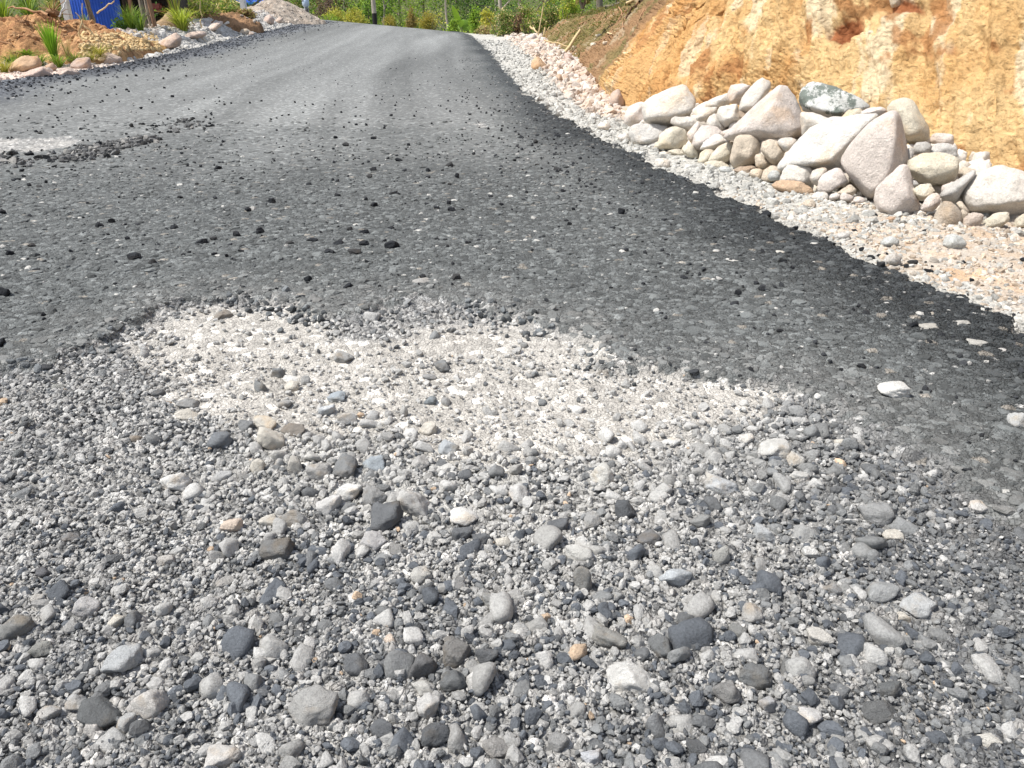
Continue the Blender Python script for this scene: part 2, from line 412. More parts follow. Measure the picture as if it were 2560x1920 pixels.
def hill(x, y):
    r = np.hypot(x*.8, y-10)
    return 16*ss(85, 190, r)+3*(fbm(x*.03, y*.03, 3, 81)-.5)*ss(60, 110, r)
def build_terrain():
    xs = np.concatenate([np.arange(-420, -60, 20), np.arange(-60, 60, 1.5), np.arange(60, 440, 20)])
    ys = np.concatenate([np.arange(-120, -10, 10), np.arange(-10, 80, 1.0), np.arange(80, 520, 12)])
    X, Y = np.meshgrid(xs, ys); x = X.ravel(); y = Y.ravel()
    z = zbase(x, y)-.16-.05*ss(40, 50, y)+hill(x, y)
    inb = ss(0, 2.5, x-xT(y))*(y < 46); z += inb*.35
    g = fbm(x*.15, y*.15, 4, 83)
    c = mixc(np.broadcast_to(np.array([.06, .085, .025]), (len(x), 3)), [.10, .095, .04], g)
    R, C = X.shape; idx = np.arange(R*C).reshape(R, C)
    q = np.stack([idx[:-1, :-1], idx[:-1, 1:], idx[1:, 1:], idx[1:, :-1]], -1).reshape(-1, 4)
    tag(link('terrain', mesh_np('terrain', np.stack([x, y, z], 1), q, c), M_SOIL), 'grassy land rising around the road', 'terrain', kind='structure')
build_terrain()

# ------------------------------------------------------------------ stone shapes
def ico(level):
    bm = bmesh.new(); bmesh.ops.create_icosphere(bm, subdivisions=level, radius=1)
    v = np.array([q.co[:] for q in bm.verts]); bm.verts.index_update(); f = np.array([[q.index for q in p.verts] for p in bm.faces]); bm.free()
    return v/np.linalg.norm(v, axis=1)[:, None], f
ICO = {k: ico(k) for k in (1, 2, 3, 4, 5)}
def poly_body(dirs, N, D, p):
    """star-shaped body bounded by planes n.x = d, edges softened by the exponent p"""
    s = np.maximum(dirs@N.T, 0)/D[None, :]
    r = (s**p).sum(1)**(-1.0/p); return dirs*r[:, None]
def base_stone(level, seed, np_=11, p=18, rough=.05):
    r = np.random.default_rng(seed)
    N = r.normal(size=(np_, 3)); N /= np.linalg.norm(N, axis=1)[:, None]
    N = np.vstack([N, np.eye(3), -np.eye(3)]); D = np.concatenate([r.uniform(.58, 1.0, np_), r.uniform(.85, 1.1, 6)])
    v = poly_body(ICO[level][0], N, D, p)
    if level > 1: v = v*(1+.16*(fbm3(v*2.3+seed*3.1, 4, seed, .65)-.5)*2)[:, None]
    sc = np.array([r.uniform(.85, 1.25), r.uniform(.75, 1.0), r.uniform(.62, .9)])
    v = v*sc; return v/np.abs(v).max(0).mean()
SHAPES = {L: [base_stone(L, 100+k) for k in range(14)] for L in (1, 2, 3)}
def rots(n, tilt=.5, rng=RNG):
    a = rng.uniform(0, 2*math.pi, n); b = rng.normal(0, tilt, n); c = rng.normal(0, tilt, n)
    ca, sa, cb, sb, cc, sc_ = np.cos(a), np.sin(a), np.cos(b), np.sin(b), np.cos(c), np.sin(c)
    Z = np.zeros(n); O = np.ones(n)
    Rz = np.stack([ca, -sa, Z, sa, ca, Z, Z, Z, O], 1).reshape(n, 3, 3)
    Rx = np.stack([O, Z, Z, Z, cb, -sb, Z, sb, cb], 1).reshape(n, 3, 3)
    Ry = np.stack([cc, Z, sc_, Z, O, Z, -sc_, Z, cc], 1).reshape(n, 3, 3)
    return Rx@Ry@Rz
def stone_field(name, pos, rad, col, level, mat, tilt=.5, smooth=True, flat=1.0):
    n = len(pos); R = rots(n, tilt); S = SHAPES[level]; k = RNG.integers(0, len(S), n)
    nv = len(S[0]); base = np.stack(S)[k]*rad[:, None, None]*RNG.uniform(.8, 1.2, (n, 1, 3))
    V = np.einsum('nij,nvj->nvi', R, base); V[..., 2] *= flat; V += pos[:, None, :]
    F = ICO[level][1][None]+(np.arange(n)*nv)[:, None, None]
    C_ = np.repeat(col[:, None, :], nv, 1)
    return V.reshape(-1, 3), F.reshape(-1, 3), C_.reshape(-1, 3)
def join_fields(name, fields, mat, smooth=True):
    o = 0; V = []; F = []; C_ = []
    if smooth is True: smooth = np.concatenate([np.full(len(f), len(v)//max(len(f), 1) == 0 and len(f)/len(v) > 1.96) for v, f, c in fields])
    for v, f, c in fields:
        V.append(v); F.append(f+o); C_.append(c); o += len(v)
    return link(name, mesh_np(name, np.vstack(V), np.vstack(F), np.vstack(C_), smooth), mat)

TAKEN = []          # footprints of the single stones: x, y, radius
def free(x, y, r):
    if not TAKEN: return np.ones(len(x), bool)
    T = np.array(TAKEN); ok = np.ones(len(x), bool)
    for i in range(0, len(x), 20000):
        d = np.hypot(x[i:i+20000, None]-T[None, :, 0], y[i:i+20000, None]-T[None, :, 1])
        ok[i:i+20000] = (d > T[None, :, 2]*.80+r[i:i+20000, None]*.5).all(1)
    return ok

# ------------------------------------------------------------------ rocks with traced outlines, each a solid of its own
def hull_planes(pts):
    bm = bmesh.new()
    for p in pts: bm.verts.new(p)
    r = bmesh.ops.convex_hull(bm, input=bm.verts)
    N = []; D = []
    bm.normal_update()
    for f in bm.faces:
        n = np.array(f.normal[:]); d = float(n@np.array(f.verts[0].co[:]))
        if d < 0: n, d = -n, -d
        if d > 1e-5 and f.calc_area() > 1e-9: N.append(n); D.append(d)
    bm.free(); return np.array(N), np.array(D)
PALE = (.69, .64, .57); PINK = (.68, .605, .545); CREAM = (.66, .60, .48); TAN = (.62, .53, .42); GREYR = (.58, .555, .515); BROWN = (.42, .33, .25); ORANGE = (.55, .34, .17); BLUEG = (.56, .565, .535); WHITE = (.72, .69, .635)
FR = {'A': (1540, 190, .2351), 'B': (2000, 230, .2532), '4': (1500, 180, .4792), 'L': (0, 0, .18987), 'M': (380, 0, .1989), 'R': (1150, 0, .20344), 'C': (1900, 480, .2984)}
FRONT = [tuple(U(a, b)[:2]) for a, b in [(1540, 300), (1562, 318), (1582, 362), (1640, 378), (1723, 400), (1853, 437), (1916, 455), (2001, 489), (2167, 500), (2243, 546), (2344, 571), (2491, 576), (2582, 572)]]
FRONT.append((FRONT[-1][0]+.9, FRONT[-1][1]-.35))
fx_ = np.array([p[0] for p in FRONT]); fy_ = np.array([p[1] for p in FRONT]); od = np.argsort(fx_); fx_ = fx_[od]; fy_ = fy_[od]
def yfront(x): return np.interp(x, fx_, fy_)
SLOPE = .40
def pile_z(x, y): return max(float(zbase(x, y)), SLOPE*(y-float(yfront(x))))
def ground_z(x, y): return float(zmid(x, y)[0])
def hexagon(cx, cy, w, h): return [(cx+w/2*math.cos(a)*(.9+.2*random.random()), cy+h/2*math.sin(a)*(.9+.2*random.random())) for a in [i*math.pi/4+.3 for i in range(8)]]

def rock(frame, pts, label, col=PALE, on='pile', thick=.5, front=None, push=0.0, level=None, p=60, name='rock', cat='rock', group=None, mat=None, rough=.075, flatbase=False):
    ox, oy, s = FR[frame] if frame else (0, 0, 1)
    pts = [(ox+a*s, oy+b*s) for a, b in pts]
    xs = [q[0] for q in pts]; ysn = [q[1] for q in pts]; W, Hh = max(xs)-min(xs), max(ysn)-min(ysn)
    cx = (max(xs)+min(xs))/2; cy = (max(ysn)+min(ysn))/2
    if on == 'pile': c = U(cx, cy, pile_z)
    elif on == 'ground':
        g = U(cx, max(ysn)-.22*Hh, zlight); d = ray(cx, cy); c = d*(g[1]+.0)/d[1]+np.array([0, 0, CAM_H])
    else: c = P(cx, cy, on)
    dist = np.linalg.norm(c-np.array([0, 0, CAM_H])); f = (c-np.array([0, 0, CAM_H]))/dist
    c = c+f*push*W*dist/FPX
    dist = np.linalg.norm(c-np.array([0, 0, CAM_H]))
    rt = np.cross(f, [0, 0, 1]); rt /= np.linalg.norm(rt); up = np.cross(rt, f)
    def on_plane(px, py):
        d = ray(px, py); t = (f@(c-np.array([0, 0, CAM_H])))/(f@d); return np.array([0, 0, CAM_H])+d*t-c
    ring = np.array([on_plane(*q) for q in pts]); cen = ring.mean(0); T = min(np.ptp(ring@rt), np.ptp(ring@up))*thick*1.1
    rs = np.random.default_rng(abs(int(cx*7+cy*13))); P_ = list(ring*1.07)
    hgt = np.ptp(ring@up)
    if front:
        for X, Y, k in front: P_.append(on_plane(ox+X*s, oy+Y*s)-f*T*k)
    else:
        for q in ring[::2]: P_.append(cen+(q-cen)*rs.uniform(.35, .68)-f*T*rs.uniform(.6, 1.05)-up*hgt*.10)
    for q in ring[::2]: P_.append(cen+(q-cen)*rs.uniform(.55, .8)+f*T*rs.uniform(.8, 1.3)-up*hgt*.12)
    P_ = np.array(P_); mid = (P_.max(0)+P_.min(0))/2*.5+P_.mean(0)*.5
    N, D = hull_planes(P_-mid)
    cn = rs.normal(size=(16, 3)); cn /= np.linalg.norm(cn, axis=1)[:, None]; N = np.vstack([N, cn]); D = np.concatenate([D, ((P_-mid)@cn.T).max(0)*rs.uniform(.88, .99, 16)])
    px_w = W*.4
    level = level or (5 if px_w > 60 else 4 if px_w > 22 else 3)
    v = poly_body(ICO[level][0], N, D, p)
    sd = rs.uniform(0, 90); size = hgt
    q = v/size
    v = v*(1+rough*1.6*(fbm3(q*3.0+sd, 4, 5)-.5)*2+rough*.55*(np.abs(fbm3(q*8+sd, 3, 9)-.5)*2-.3))[:, None]
    v = v+mid+c
    base = np.array([v[:, 0].mean(), v[:, 1].mean(), v[:, 2].min()])
    me = mesh_np(name, v-base, ICO[level][1])
    jit = .97+rs.uniform(-.05, .05)
    o = link(name, me, mat or M_ROCK, loc=base, color=[q_*jit for q_ in col])
    tag(o, label, cat, group); return o
G1 = 'rocks heaped at the foot of the ochre bank'
PILE = [
 ('A', [(270,290),(450,180),(670,92),(780,140),(835,215),(845,330),(830,435),(600,440),(560,520),(430,515),(300,480),(275,400)], 'big rounded pale boulder at the road end of the rock heap', PALE, dict(front=[(450,230,.4),(720,190,.5),(330,440,.9),(560,430,1.0),(780,380,.8),(450,430,1.0)])),
 ('A', [(85,430),(130,330),(260,275),(320,300),(330,470),(240,520),(150,540),(90,490)], 'pinkish boulder half behind the big rounded pale boulder', PINK, dict(push=.25)),
 ('A', [(140,560),(200,505),(400,512),(560,540),(530,650),(420,765),(170,730),(150,650)], 'flat faced light grey rock under the big rounded pale boulder', GREYR, {}),
 ('A', [(400,770),(470,640),(530,560),(620,540),(740,560),(775,700),(710,770),(620,785)], 'cream rock with a sharp brown lower facet beside the flat grey rock', CREAM, dict(front=[(610,590,.9),(560,740,1.0),(650,780,.6),(700,690,.7),(480,730,.9)])),
 ('A', [(560,490),(620,430),(840,435),(930,470),(880,540),(780,575),(640,540)], 'smooth white oval rock lying right of the big rounded boulder', PALE, {}),
 ('A', [(930,300),(990,255),(1100,210),(1190,180),(1225,230),(1200,310),(1080,350),(960,370)], 'jagged whitish rock at the back edge of the heap', PALE, dict(push=.3)),
 ('A', [(845,440),(900,370),(960,335),(1080,330),(1070,390),(960,400),(950,480),(870,480)], 'low jagged light rock with a notched edge', PALE, {}),
 ('A', [(1075,360),(1110,320),(1280,305),(1310,400),(1345,480),(1250,510),(1160,540),(1090,470)], 'blocky pale rock above a dark gap left of the tall pyramid rock', PALE, dict(front=[(1120,350,.4),(1270,330,.5),(1150,470,.9),(1250,440,1.0)])),
 ('A', [(955,510),(980,430),(1060,390),(1100,470),(1170,540),(1130,610),(1000,580)], 'small ridged white rock wedged below the blocky pale rock', PALE, {}),
 ('A', [(805,730),(830,620),(930,520),(1050,530),(1150,600),(1060,660),(930,720),(900,790),(850,800)], 'rough pinkish grey rock in the middle of the left slope of the heap', PINK, {}),
 ('A', [(755,610),(850,490),(910,510),(850,600),(820,700),(775,700)], 'narrow upright pinkish rock squeezed beside the sharp cream rock', PINK, {}),
 ('A', [(1185,200),(1220,100),(1310,82),(1440,92),(1400,180),(1330,300),(1200,290)], 'square topped pinkish rock at the back, left of the twin peaks', PINK, dict(push=.35)),
 ('A', [(1310,340),(1350,220),(1480,60),(1570,5),(1640,60),(1650,120),(1560,280),(1480,370),(1400,392),(1330,380)], 'tall leaning pale rock forming the highest tip of the heap', PALE, dict(push=.15, front=[(1560,60,.3),(1420,220,.6),(1360,330,1.0),(1470,340,1.0),(1560,200,.8)])),
 ('A', [(1300,360),(1400,390),(1410,440),(1370,475),(1310,440)], 'small brownish stone tucked under the tall leaning rock', BROWN, {}),
 ('A', [(1150,640),(1210,570),(1440,420),(1540,290),(1640,160),(1750,72),(1800,100),(1850,200),(1960,350),(2010,520),(2012,620),(1930,700),(1700,720),(1540,710),(1300,700)], 'large pitted pyramid shaped rock in the middle of the heap', PINK, dict(front=[(1740,120,.3),(1640,350,.9),(1500,560,.9),(1760,620,1.0),(1930,560,.8),(1250,610,.5),(1850,330,.5)], rough=.05)),
 ('4', [(1050,90),(1100,52),(1180,62),(1300,110),(1425,185),(1365,200),(1260,247),(1180,232),(1060,200),(1046,140)], 'greenish white block stained with dark lichen on top of the heap', BLUEG, dict(mat='lichen', push=.2, front=[(1090,80,.3),(1200,120,.6),(1380,180,.3),(1220,215,1.0),(1090,180,.9)])),
 ('A', [(895,780),(940,700),(1060,615),(1160,640),(1215,700),(1100,745),(1050,785),(950,775)], 'bright faceted white stone with a pointed top on the left slope', WHITE, dict(front=[(1050,660,.6),(1040,740,1.0),(930,760,.9),(1120,700,.9)])),
 ('A', [(868,915),(890,820),(970,775),(1060,790),(1020,850),(990,930),(900,940)], 'small cream stone at the front left foot of the heap', CREAM, {}),
 ('A', [(990,860),(1090,750),(1190,705),(1245,720),(1230,840),(1180,920),(1060,920),(980,910)], 'smooth yellowish oval rock leaning on the brown mottled block', CREAM, {}),
 ('A', [(1210,905),(1240,750),(1270,640),(1430,610),(1520,680),(1525,800),(1470,925),(1380,955),(1250,972),(1215,940)], 'brown mottled block shaped rock standing upright at the front', TAN, dict(front=[(1300,660,.6),(1440,660,.7),(1300,820,1.0),(1420,880,1.0),(1500,760,.5)], rough=.05, push=-.2)),
 ('A', [(1535,770),(1560,700),(1640,675),(1740,710),(1800,790),(1770,890),(1700,948),(1640,920),(1580,850)], 'round brown spotted stone right of the brown mottled block', TAN, dict(push=-.1)),
 ('A', [(1700,700),(1760,660),(1890,652),(1928,690),(1880,760),(1800,810),(1760,760)], 'white stone pressed under the pyramid rock', PALE, {}),
 ('A', [(1478,830),(1550,825),(1655,930),(1575,1000),(1490,960)], 'sharp wedge of tan rock below the round spotted stone', TAN, {}),
 ('A', [(690,775),(740,722),(820,730),(882,845),(868,895),(780,870),(720,815)], 'squarish cream stone at the left foot beside the gravel', CREAM, dict(push=-.2)),
 ('A', [(1240,1000),(1300,965),(1450,955),(1495,970),(1430,1060),(1330,1060)], 'dark brown stone in shade at the front foot of the heap', BROWN, {}),
 ('A', [(1408,1040),(1440,990),(1540,980),(1570,1010),(1545,1115),(1480,1105)], 'small tan stone right of the dark brown one', TAN, {}),
 ('A', [(1545,1090),(1570,1000),(1650,942),(1725,970),(1765,1030),(1740,1120),(1600,1130)], 'light brown round rock behind a bluish pebble', TAN, {}),
 ('A', [(1610,1060),(1650,1005),(1720,1003),(1758,1045),(1740,1110),(1640,1115)], 'small round bluish white stone at the foot of the heap', BLUEG, dict(push=-.9)),
 ('A', [(1740,1120),(1780,1000),(1860,922),(2000,928),(2070,970),(2095,1030),(2070,1170),(1900,1150)], 'blunt pale rock under the low end of the long white slab', PALE, {}),
 ('A', [(1620,1160),(1740,1105),(1950,1125),(2100,1200),(2085,1260),(1960,1290),(1780,1250)], 'low peach coloured rock half sunk in the dirt in front', (.56, .40, .27), dict(push=-.1)),
 ('B', [(98,850),(130,770),(250,742),(275,775),(230,870),(175,935),(120,895)], 'small pale stone left of the squat rock under the slab', PALE, {}),
 ('B', [(175,960),(185,880),(230,805),(370,742),(425,770),(475,865),(450,905),(360,955),(280,1000),(190,992)], 'squat pinkish rock under the slab next to the diamond rock', PINK, dict(push=-.1)),
 ('B', [(355,995),(500,905),(565,965),(530,1020),(400,1010)], 'thin wedge of stone in shadow under the diamond rock', TAN, {}),
 ('4', [(925,492),(985,400),(1100,290),(1200,245),(1350,220),(1460,215),(1400,290),(1310,370),(1255,495),(1190,512),(1100,485),(1000,505),(950,515)], 'long bright white slab slanting down across the heap', WHITE, dict(push=0, front=[(1180,275,.2),(1400,240,.2),(1010,420,.5),(1150,395,.75),(1290,350,.75),(1000,480,.9),(1200,460,1.0),(1120,470,1.0)])),
 ('B', [(395,705),(420,620),(560,430),(700,290),(910,182),(962,190),(1012,260),(1042,400),(1072,600),(1062,690),(930,800),(800,930),(730,1045),(660,1062),(560,950),(450,800),(400,750)], 'very large upright diamond shaped pinkish slab with a brown right side', PINK, dict(push=-.25, p=34, rough=.02, front=[(940,215,.7),(950,420,.95),(925,560,1.05),(900,760,1.05),(720,1000,.9),(560,480,.6),(470,700,.55),(600,900,.7)])),
 ('B', [(845,165),(900,100),(1010,60),(1110,85),(1150,150),(1180,240),(1272,340),(1278,450),(1200,482),(1070,505),(980,400),(930,250)], 'rock with a greenish round cap standing behind the diamond slab', CREAM, dict(push=.25, front=[(1010,110,.3),(1010,190,.9),(1100,200,.9),(1170,400,1.0),(1060,440,1.0)])),
 ('B', [(375,275),(480,178),(590,158),(625,200),(620,235),(480,260)], 'small cream rock peeping over the long white slab', CREAM, dict(push=.5)),
 ('B', [(590,200),(700,152),(820,148),(875,185),(780,240),(620,240)], 'flat greyish rock behind the top of the diamond slab', PINK, dict(push=.45)),
 ('B', [(0,190),(180,218),(320,278),(240,350),(100,430),(20,440)], 'smooth pale rock between the pyramid rock and the long white slab', PALE, dict(push=.3)),
 ('B', [(728,1010),(760,930),(880,830),(960,750),(1055,703),(1082,850),(1125,950),(1175,1100),(1155,1175),(1070,1215),(960,1252),(850,1235),(755,1185)], 'triangular rock with an orange lower edge leaning in front of the diamond slab', PINK, dict(push=-.25, front=[(1020,740,.5),(900,900,.9),(1040,960,.9),(1080,1040,1.0),(900,1190,1.0),(780,1120,.8)])),
 ('B', [(1058,740),(1090,668),(1200,603),(1400,596),(1530,638),(1582,690),(1572,800),(1530,862),(1440,902),(1280,908),(1150,872),(1070,795)], 'thick flat topped oval rock right of the diamond slab', CREAM, dict(front=[(1180,680,.45),(1460,670,.45),(1110,760,.9),(1300,730,1.0),(1530,760,.8),(1300,860,1.0)])),
 ('B', [(1108,570),(1140,500),(1260,488),(1310,545),(1260,610),(1120,620)], 'greenish grey stone stacked above the flat topped oval rock', GREYR, {}),
 ('B', [(1230,610),(1330,510),(1470,503),(1558,560),(1562,650),(1400,630)], 'slanting grey plate on top of the flat topped oval rock', GREYR, dict(push=.1)),
 ('B', [(1275,470),(1330,398),(1430,420),(1518,423),(1495,480),(1515,525),(1420,515),(1300,510)], 'pinkish notched rock against the bank above the grey plate', PINK, dict(push=.3)),
 ('B', [(1555,835),(1570,770),(1620,733),(1745,765),(1670,840),(1600,870)], 'small tan rock right of the flat topped oval rock', TAN, dict(push=.3)),
 ('B', [(1375,1020),(1450,940),(1600,840),(1700,770),(1755,772),(1650,900),(1595,1000),(1545,1085),(1450,1072)], 'narrow grey slab leaning on the biggest right hand boulder', GREYR, {}),
 ('B', [(1578,1030),(1600,930),(1700,820),(1850,760),(2000,733),(2150,758),(2330,860),(2380,1000),(2300,1165),(2100,1218),(1850,1222),(1700,1182),(1620,1112)], 'huge rounded whitish boulder at the near end of the heap', PALE, dict(push=-.05, thick=.6, front=[(1800,840,.5),(2100,820,.5),(1700,1000,.9),(1950,1100,1.05),(2200,1060,.9),(1700,1130,.8)])),
 ('B', [(1118,955),(1200,908),(1290,912),(1340,985),(1260,1040),(1180,1065),(1130,1005)], 'yellowish lumpy stone under the flat topped oval rock', CREAM, {}),
 ('B', [(1185,1165),(1240,1050),(1300,993),(1382,1000),(1402,1085),(1345,1145),(1310,1175)], 'rounded pinkish stone left of the narrow grey slab', PINK, {}),
 ('B', [(1303,1305),(1350,1180),(1420,1078),(1480,1070),(1545,1110),(1595,1180),(1575,1335),(1480,1352),(1360,1348)], 'upright tan rock like a tombstone at the near front of the heap', (.50, .43, .35), dict(push=-.1)),
 ('B', [(1578,1320),(1610,1240),(1700,1188),(1812,1200),(1815,1262),(1755,1350),(1600,1345)], 'tilted rock with an orange side right of the tombstone like rock', (.53, .45, .38), {}),
 ('B', [(1788,1335),(1820,1260),(1950,1188),(2062,1188),(2066,1262),(1945,1368),(1830,1355)], 'wedge shaped cream rock below the huge rounded boulder', CREAM, {}),
 ('B', [(2105,1340),(2130,1250),(2210,1195),(2310,1230),(2330,1330),(2200,1350)], 'cream rock cut by the frame below the huge rounded boulder', CREAM, {}),
 ('B', [(1390,985),(1400,925),(1530,875),(1565,890),(1470,950),(1410,1000)], 'shaded pink stone behind the narrow grey slab', PINK, dict(push=.5)),
 ('B', [(1540,1095),(1590,1068),(1675,1180),(1645,1210),(1570,1140)], 'small brown chip wedged under the huge rounded boulder', TAN, dict(push=.2)),
 ('B', [(1580,1180),(1600,1140),(1660,1190),(1660,1250),(1600,1270)], 'little tan stone behind the tombstone like rock', TAN, dict(push=.4)),
 ('B', [(98,1045),(150,988),(250,983),(295,1020),(275,1068),(150,1075)], 'flat white stone lying first in the row of chips at the foot', PALE, dict(push=-.1)),
 ('B', [(280,1040),(300,1010),(370,995),(405,1015),(385,1055),(300,1070)], 'thin flat chip second in the row at the foot', PINK, {}),
 ('B', [(395,1065),(398,1000),(440,988),(535,1030),(525,1078),(440,1085)], 'pinkish angular chip third in the row at the foot', PINK, {}),
 ('B', [(515,1090),(540,1028),(620,1038),(660,1075),(605,1098)], 'last chip of the row, touching the foot of the diamond slab', PINK, {}),
 ('B', [(1065,700),(1060,560),(1110,535),(1130,600),(1110,670)], 'sliver of stone between the diamond slab and the grey stone', GREYR, dict(push=.4)),
 ('B', [(845,1255),(880,1228),(940,1232),(965,1262),(920,1285),(860,1280)], 'little peach coloured pebble under the triangular rock', (.55, .38, .26), dict(on='ground')),
 ('A', [(1100,600),(1180,570),(1260,540),(1280,560),(1200,640),(1140,650)], 'small pink stone below the dark gap', PINK, {}),
 ('B', [(1085,860),(1150,880),(1180,915),(1120,950),(1095,920)], 'grey stone corner between triangular rock and flat topped oval rock', GREYR, dict(push=.1)),
 ('A', [(0,640),(60,610),(120,600),(160,650),(150,720),(60,710)], 'pitted white stone at the road end foot of the heap', PALE, dict(on='ground')),
 ('A', [(390,960),(420,880),(500,870),(570,900),(580,970),(480,990)], 'pale lump of stone in the gravel in front of the heap', PALE, dict(on='ground')),
 ('A', [(540,790),(650,775),(760,800),(790,850),(700,860),(600,840)], 'flat cream slab lying in the gravel before the sharp cream rock', CREAM, dict(on='ground')),
 ('A', [(920,930),(1000,895),(1120,905),(1230,960),(1220,990),(1080,980),(980,960)], 'flat cream slab in the gravel below the yellowish oval rock', CREAM, dict(on='ground')),
 ('A', [(1080,980),(1120,955),(1200,965),(1255,1015),(1220,1050),(1130,1040)], 'light bluish white stone in the gravel in front of the mottled block', BLUEG, dict(on='ground')),
]
for fr, pts, lab, col, kw in PILE:
    kw = dict(kw)
    if kw.get('mat') == 'lichen': kw['mat'] = M_LICHEN
    rock(fr, pts, lab, col, group=G1, **kw)

G2 = 'loose rocks along the left verge'; G3 = 'loose rocks along the right shoulder'
LOOSE = [
 ('L', [(100,900),(150,840),(200,835),(250,760),(300,738),(480,738),(565,860),(430,925),(270,975),(120,955)], 'big flat topped orange boulder at the edge of the left verge', (.56, .38, .24), G2),
 ('L', [(585,870),(700,818),(755,900),(690,960),(630,900)], 'small orange brown rock right of the big flat topped boulder', (.48, .33, .23), G2),
 ('L', [(240,1000),(430,910),(560,875),(710,1000),(520,1030),(350,1050)], 'low pink rock sunk in the verge below the orange boulder', (.56, .43, .36), G2),
 ('L', [(905,880),(1000,768),(1190,753),(1205,905),(1175,935),(1000,925)], 'square pinkish boulder on the left verge right of the tall grass', (.53, .41, .34), G2),
 ('L', [(1298,855),(1310,740),(1420,688),(1500,718),(1605,760),(1605,860),(1400,870)], 'rounded pink boulder beside the yellow rubble', (.55, .43, .35), G2),
 ('L', [(715,1000),(800,898),(900,888),(1060,950),(1010,1000),(800,1020)], 'low flat pink rock between the two square boulders', (.57, .46, .39), G2),
 ('M', [(35,605),(60,540),(200,458),(300,403),(372,470),(342,585),(200,615)], 'large lumpy pink rock at the end of the yellow rubble', (.54, .42, .34), G2),
 ('M', [(385,490),(450,410),(570,393),(655,388),(695,430),(610,490)], 'long low pink rock at the foot of the bright grass clump', (.55, .44, .37), G2),
 ('M', [(692,360),(760,290),(860,263),(905,292),(830,355),(750,405),(700,395)], 'pointed pale pink rock against the undercut soil', (.58, .49, .43), G2),
 ('M', [(895,300),(960,258),(980,290),(920,325)], 'small light grey rock above the white gravel', PALE, G2),
 ('M', [(975,262),(1000,228),(1090,232),(1100,252),(1050,275),(990,280)], 'pinkish rock on the rim of the white gravel', (.56, .46, .39), G2),
 ('M', [(1085,425),(1130,363),(1190,358),(1265,410),(1170,455)], 'brownish rock with a dark hollow under it in the white gravel', (.46, .39, .31), G2),
 ('M', [(1195,445),(1230,388),(1295,420),(1255,455)], 'small pink rock right of the hollowed one', (.52, .42, .35), G2),
 ('M', [(1110,230),(1170,190),(1290,185),(1330,215),(1250,245)], 'pale pink rock at the foot of the grey dirt heap', (.55, .45, .39), G2),
 ('M', [(1400,300),(1420,210),(1480,180),(1540,240),(1530,320)], 'upright pink rock below the grey dirt heap', (.53, .42, .36), G2),
 ('M', [(1540,260),(1600,210),(1650,230),(1630,290),(1570,300)], 'tan rock right of the upright pink rock', (.50, .40, .33), G2),
 ('R', [(863,835),(890,720),(960,693),(1012,740),(1102,850),(1102,895),(990,865),(930,870)], 'orange rock with a pale top on the right shoulder', (.54, .37, .23), G3),
 ('R', [(1138,985),(1190,920),(1240,908),(1285,1045),(1200,1030)], 'orange brown stone half buried below the orange rock', (.50, .36, .25), G3),
 ('R', [(778,475),(840,430),(910,410),(945,450),(925,515),(820,505)], 'rounded white rock at the far end beside the bamboo stick', (.58, .50, .45), G3),
 ('R', [(738,445),(780,418),(818,430),(775,475)], 'small pale rock left of the far rounded white rock', PALE, G3),
 ('R', [(1148,785),(1200,738),(1255,750),(1245,815),(1180,808)], 'angular cream rock near the foot of the leaning stick', CREAM, G3),
 ('R', [(1433,815),(1470,773),(1528,800),(1512,845),(1460,855)], 'round knob of rock at the toe of the bank', (.50, .40, .31), G3),
 ('R', [(1195,615),(1240,610),(1275,720),(1225,745)], 'flat brown stone just below the foot of the leaning stick', (.47, .38, .30), G3),
 ('R', [(1270,710),(1290,640),(1350,670),(1405,720),(1395,795),(1300,775)], 'pink rock between the leaning stick and the bank toe', (.56, .43, .37), G3),
 ('R', [(185,405),(220,380),(300,383),(335,420),(250,430)], 'low pink rock where the right shoulder meets the crest', (.57, .48, .43), G3),
 ('R', [(920,520),(960,485),(1030,500),(1050,540),(960,545)], 'flattened pink rock at the foot of the upright bamboo', (.56, .46, .41), G3),
 ('4', [(43,155),(60,110),(100,83),(128,160),(112,198),(60,182)], 'pointed pink rock left of the heap at the toe of the bank', (.54, .42, .34), G3),
 ('4', [(125,155),(150,115),(212,103),(205,150),(140,175)], 'brown orange rock squeezed against the bank', (.47, .32, .21), G3),
 ('4', [(-10,110),(0,70),(30,65),(40,95),(20,112)], 'small reddish brown rock at the toe of the bank', (.42, .26, .16), G3),
 ('4', [(-20,290),(0,262),(40,260),(62,290),(40,312)], 'rounded pale grey rock on the gravel left of the heap', PALE, G3),
 ('C', [(1530,440),(1560,365),(1620,345),(1690,370),(1728,430),(1700,490),(1600,500)], 'round bluish white rock alone on the orange dirt', BLUEG, G3),
 ('C', [(1005,440),(1040,385),(1110,365),(1165,400),(1165,450),(1060,470)], 'pale granite like rock half buried in the shoulder', BLUEG, G3),
 ('C', [(1015,590),(1060,535),(1130,500),(1180,545),(1175,610),(1090,620)], 'grey broken rock beside the black crumbs on the shoulder', GREYR, G3),
 ('C', [(620,385),(650,345),(730,340),(765,375),(710,400)], 'flat grey stone on the shoulder gravel', GREYR, G3),
 ('C', [(885,300),(900,250),(925,240),(935,300)], 'small upright grey stone on the shoulder', GREYR, G3),
 ('C', [(340,110),(380,65),(440,60),(480,110),(440,140)], 'tan lump of stone before the row of chips', TAN, G3),
]
for fr, pts, lab, col, g in LOOSE: rock(fr, pts, lab, col, group=g, on='ground', thick=.7, mat=M_ROCK, push=-.5 if fr in 'R4M' else -.1)

